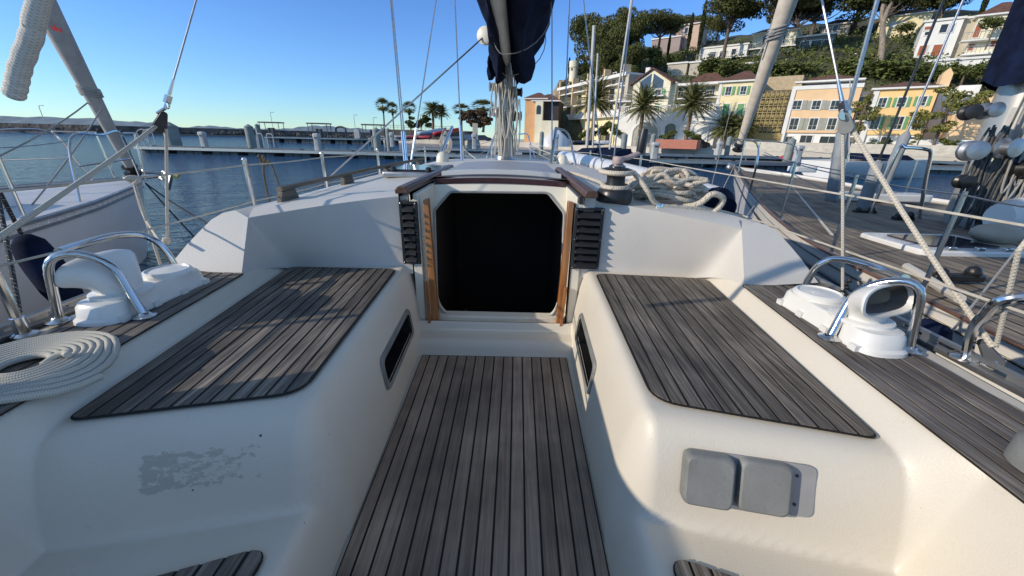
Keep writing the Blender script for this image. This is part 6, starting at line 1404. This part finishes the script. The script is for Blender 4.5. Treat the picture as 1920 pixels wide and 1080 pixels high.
# round shrubs
random.seed(6);np.random.seed(6); B=[(random.uniform(-.5,.5),random.uniform(-.5,.5),random.uniform(.3,.8),random.uniform(.28,.45),(1,1,.85)) for k in range(9)]
bu=tree('round_shrub','x','shrub',.5,B,1500,.13,BUSH,BARK,.05,grp='round shrubs on the hill'); ub=[0]
for x,yt,yb,off,wk,l in ((1220,82,118,26,1.,'large grey green round bush left of the cypress pair'),(1228,104,128,22,1.2,'dark round bush above the gabled house chimney'),(1260,98,120,26,1.2,'olive bush under the brownish cypress'),(1335,106,140,20,1.6,'dark hedge mass under the low terraced villa'),(1365,112,145,18,1.6,'dark green hedge mass left of the big trunk'),(1412,118,142,18,1.3,'yellow green bush at the foot of the big trunk'),(1450,112,150,18,1.5,'dark bush behind the furled jib'),(1500,112,150,18,1.6,'green bush under the grey glass villa'),(1590,100,145,18,1.5,'bright green bush under the small slanting roof villa'),(1635,108,152,16,1.8,'green bush left of the bare trunk foot'),(1690,106,155,16,1.9,'dark hedge right of the bare trunk foot'),(1060,150,170,15,1.5,'bushes on top of the rock cliff'),(1320,134,152,11,1.2,'small bush on the terrace roof'),(1860,110,140,14,2.2,'hedge mass under the large cream villa'),(1805,118,150,12,1.7,'hedge above the white stepped walls'),(1755,118,152,14,1.5,'hedge mass left of the peach hut'),(1690,40,62,40,1.6,'yellowish bush in front of the yellow villa'),(1862,28,56,22,1.3,'climbing plant on the cream villa wall')): placetree(bu,ub,x,yt,yb,off,1.15,l,wk)
# hillside ground cover
random.seed(7);np.random.seed(7); m=MB()
for k in range(1500):
    x=random.uniform(1055,1980); off=random.uniform(11,60)**1.; p=hillz(off,x); r_=random.uniform(.5,1.5); leaves(m,p+V(0,0,r_*.3),r_,18,.55,(1.3,1.3,.8))
tag(kind(m.build('hillside_scrub',BUSH,None,ang=0),'stuff'),'low green scrub and ground cover over the whole hillside','scrub')
# date palms
def feather(seed,nf=104,L=4.4,th=6.,tr=.33,droop=.8,nl=20,lw=.15,ll=.75,upb=0.,tstyle=0,name='date_palm'):
    random.seed(seed); o=root(name,(0,0,0),'x','palm tree','date palms on the quay' if name=='date_palm' else 'palms behind the boatyard'); m=MB(); zs=np.linspace(-.3,th,34); m.tube([V(.12*math.sin(z*.4),0,z) for z in zs],[tr*(1.25-.3*min(1,i/6)+.10*(i%2)+(.25 if i>29 else 0)) for i in range(34)],12); m.build('trunk',PTR,o,ang=60)
    m=MB(); top=V(.12*math.sin(th*.4),0,th)
    for f in range(nf):
        az=f*2.39996+random.uniform(-.15,.15); el=math.radians(88-118*(f/nf)**1.0+random.uniform(-8,8)+upb); l=L*random.uniform(.82,1.08); P=[];p=top.copy(); e=el; n=9
        for i in range(n+1):
            P.append(p.copy()); p=p+V(math.cos(az)*math.cos(e),math.sin(az)*math.cos(e),math.sin(e))*l/n; e-=droop*(.10+.05*i/n)*(1.1 if el>0 else .7)
        m.cur=random.random()*.6+.2; m.tube(P,list(np.linspace(.035,.01,n+1)),4)
        sd=V(-math.sin(az),math.cos(az),0)
        for i in range(1,nl):
            t=i/nl; q=t*n; k=min(int(q),n-1); pt=P[k]*(1-(q-k))+P[k+1]*(q-k); T=nrm(P[k+1]-P[k]); le=ll*math.sin(PI*min(1,.2+.8*t))*1.05+.08
            for s in (-1,1):
                d=nrm(sd*s*.9+T*.65+V(0,0,-.25+.25*random.random())); m.cur=random.random()*.99+.01; w=nrm(np.cross(d,V(0,0,1)))*lw*.5+T*lw*.5
                m.add([pt-w,pt+w,pt+d*le+V(0,0,-.05*le)],[(0,1,2)])
    m.build('crown',PALMG,o,ang=0); return o
dp=feather(3); first=[0]
def putpalm(pr,fl_,x,ycrown,ybase,off,h0,label,wk=1.): 
    return placetree(pr,fl_,x,ycrown,ybase,off,h0,label,wk,rz=random.random()*6)
random.seed(2)
for x,yc,yb,off,wk,l in ((1196,201,272,-9,.95,'date palm in front of the gabled house, its trunk right of the thin masts'),(1284,196,268,-9,1.0,'largest date palm standing in the terracotta planter'),(1108,190,268,-14,.85,'date palm behind the two thin masts in front of the yellow flats')): putpalm(dp,first,x,yc,yb,off,6,l,wk)
sp=feather(8,nf=70,L=2.5,th=2.6,tr=.28,name='date_palm'); f2=[0]
for x,yc,yb,off,l in ((1355,240,276,-5,'left of two short palms before the green shuttered house'),(1384,240,276,-5,'right of two short palms before the green shuttered house')): putpalm(sp,f2,x,yc,yb,off,2.6,l,1.)
# fan palms and feather palms behind the boatyard
def fan(seed,th=7.,tr=.16):
    random.seed(seed); o=root('fan_palm',(0,0,0),'x','palm tree','palms behind the boatyard'); m=MB(); m.tube([V(.1*math.sin(z),0,z) for z in np.linspace(-.3,th,12)],[tr*1.3]+[tr]*11,8); m.build('trunk',PTR,o,ang=60); m=MB()
    for f in range(46):
        az=f*2.4+random.random()*.3; el=math.radians(85-150*f/46); d=V(math.cos(az)*math.cos(el),math.sin(az)*math.cos(el),math.sin(el)); b=V(0,0,th); c=b+d*1.1; s=nrm(np.cross(d,V(0,0,1.01))); u=np.cross(s,d)
        for k in range(11):
            a=(k-5)*.26; e=nrm(d*math.cos(a)+s*math.sin(a)-V(0,0,.25*abs(a))); w=nrm(np.cross(e,u))*.10; m.cur=random.random()*.99+.01; m.add([c-w,c+w,c+e*1.0],[(0,1,2)])
        m.add([b,c+s*.03,c-s*.03],[(0,1,2)])
    for k in range(160):
        a=random.random()*6.3; z=th-.3-random.random()*1.3; q=.3*random.uniform(.5,1); m.cur=.05; p=V(q*math.cos(a),q*math.sin(a),z); m.add([p,p+V(.07,0,-.5),p+V(-.05,.05,-.5)],[(0,1,2)])
    m.build('crown',PALMG,o,ang=0); return o
def placeY(pr,fl_,x,ytop,ybase,Y,h0,label,wk=1.):
    o=pr if not fl_[0] else copy_tree(pr); fl_[0]=True; a=aty(x,ybase,Y); b=aty(x,ytop-5,Y); wk=wk*1.3; s=(b[2]-a[2])/h0; o.location=tuple(a); o.scale=(s*wk,s*wk,s); o.rotation_euler=(0,0,random.random()*6); o['label']=label; return o
fp=fan(4); ff=[0]
for x,yt,yb,l,wk in ((722,198,248,'leftmost tall fan palm behind the boatyard',1.),(739,204,248,'second tall fan palm, just right of the leftmost one',.95),(770,203,248,'third tall fan palm, right of the diagonal stay',1.1),(866,206,246,'bushy fan palm left of the brown hedge',1.6),(906,200,246,'tallest bushy fan palm beside the mast',1.8)): placeY(fp,ff,x,yt+4,yb,112,7,l,wk)
ap=feather(12,nf=46,L=2.9,th=5,tr=.25,name='feather_palm'); fg=[0]
for x,yt,yb,l,wk in ((812,212,245,'feather palm above the blue and white boat',1.05),(828,216,246,'small feather palm left of the thin white stay',.8)): placeY(ap,fg,x,yt,yb,108,5,l,wk)
# leafy trees on the quay
def leafy(seed,h,w,n,mt,name,s=.22,nb=16,tr=.12,bark=BARK):
    random.seed(seed);np.random.seed(seed); B=[]
    for k in range(nb):
        a=random.random()*2*PI; q=random.random()**.6*w; z=h*(.35+.62*random.random())*(1-.1*q/w); B.append((q*math.cos(a)*(1.2-z/h*.6),q*math.sin(a),z,w*random.uniform(.18,.34),(1,1,.6)))
    return tree(name,'x','tree',h*.85,B,n,s,mt,bark,tr)
lt=leafy(3,6,2.,2600,LIGHTG,'leafy_tree'); fl1=[0]
for x,yt,yb,off,wk,l in ((1598,175,275,-5,.9,'slim light green tree between peach house and white house'),(1745,158,285,-5,1.15,'larger light green tree in front of the orange house right side'),(1715,210,285,-6,.9,'low light green tree in front of the orange house')): placetree(lt,fl1,x,yt,yb,off,6,l,wk)
bh=leafy(9,2,1.3,1700,BUSH,'garden_bush',.2,nb=10,tr=.05); fl2=[0]
for x,yt,yb,off,wk,l in ((1125,225,266,-3,1.1,'dark green bush under the yellow flats, right of masts'),(1100,238,266,-6,1.2,'dark hedge bush under the yellow flats'),(1150,222,268,-2,1.,'bushy plants at the corner of the yellow flats'),(1255,240,268,-13.5,1.2,'reddish shrub in the left of the planter'),(1292,240,270,-13.5,1.3,'green shrub in the right of the planter'),(1648,256,284,-6,1.3,'dark garden bush before the orange house'),(1690,258,286,-6,1.2,'broad leaved garden bush right of the steel mast hoop'),(1775,255,290,-5,1.3,'bush at the foot of the peach wall'),(790,238,250,30,1.2,'x'),(1545,268,284,-6,1.2,'small bush in front of the peach house')):
    if l=='x': continue
    placetree(bh,fl2,x,yt,yb,off,2.1,l,wk)
bb=leafy(15,4,2.2,5200,BROWNL,'brown_tree',.28,nb=26,tr=.15,bark=BARKL); fz=[0]
placeY(bb,fz,893,210,252,104,4,'broad brown leafless hedge tree left of the mast',1.1)
bt=copy_tree(bh); a=aty(790,250,110); bt.location=tuple(a); bt.scale=(3.,3.,2.4); bt['label']='round green tree left of the blue and white boat'
# ======================= LIGHT AND SKY =======================
SUN_EL=math.radians(22); SUN_AZ=math.atan2(-.94,-.34)   # sun stands to port, slightly astern
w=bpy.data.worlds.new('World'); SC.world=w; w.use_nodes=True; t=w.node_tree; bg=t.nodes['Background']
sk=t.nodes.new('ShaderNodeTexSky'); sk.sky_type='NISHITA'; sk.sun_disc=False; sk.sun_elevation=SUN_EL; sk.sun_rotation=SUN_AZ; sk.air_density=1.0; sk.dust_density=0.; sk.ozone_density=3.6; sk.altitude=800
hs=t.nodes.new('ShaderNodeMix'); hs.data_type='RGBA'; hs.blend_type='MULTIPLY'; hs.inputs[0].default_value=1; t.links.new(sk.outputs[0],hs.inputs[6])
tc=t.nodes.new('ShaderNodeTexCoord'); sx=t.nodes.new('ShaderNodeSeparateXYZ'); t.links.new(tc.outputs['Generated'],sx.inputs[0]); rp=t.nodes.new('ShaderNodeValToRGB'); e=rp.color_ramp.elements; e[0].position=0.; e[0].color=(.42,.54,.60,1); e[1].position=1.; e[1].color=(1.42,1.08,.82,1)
for p_,c_ in ((.06,(.43,.56,.66,1)),(.16,(.42,.565,.74,1)),(.30,(.39,.54,.78,1)),(.42,(1.05,.97,.90,1)),(.6,(1.42,1.08,.82,1))): x_=e.new(p_); x_.color=c_  # upper stops, above the view, are coloured warm to warm the shade
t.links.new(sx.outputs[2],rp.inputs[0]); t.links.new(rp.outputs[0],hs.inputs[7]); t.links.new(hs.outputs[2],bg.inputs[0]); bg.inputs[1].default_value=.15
sl=bpy.data.lights.new('sun','SUN'); sl.energy=2.2; sl.angle=math.radians(.55); sl.color=(1,.88,.72); so=bpy.data.objects.new('sun',sl); COL.objects.link(so)
sd=V(math.sin(SUN_AZ)*math.cos(SUN_EL),math.cos(SUN_AZ)*math.cos(SUN_EL),math.sin(SUN_EL))
so.rotation_euler=Vector(sd).to_track_quat('Z','Y').to_euler(); so.location=(-20,-10,20)
SC.view_settings.view_transform='Standard'; SC.view_settings.look='None'; SC.view_settings.exposure=.82; SC.view_settings.gamma=1
try:
    SC.cycles.use_denoising=True; SC.cycles.max_bounces=6; SC.cycles.caustics_reflective=False; SC.cycles.caustics_refractive=False
except Exception: pass
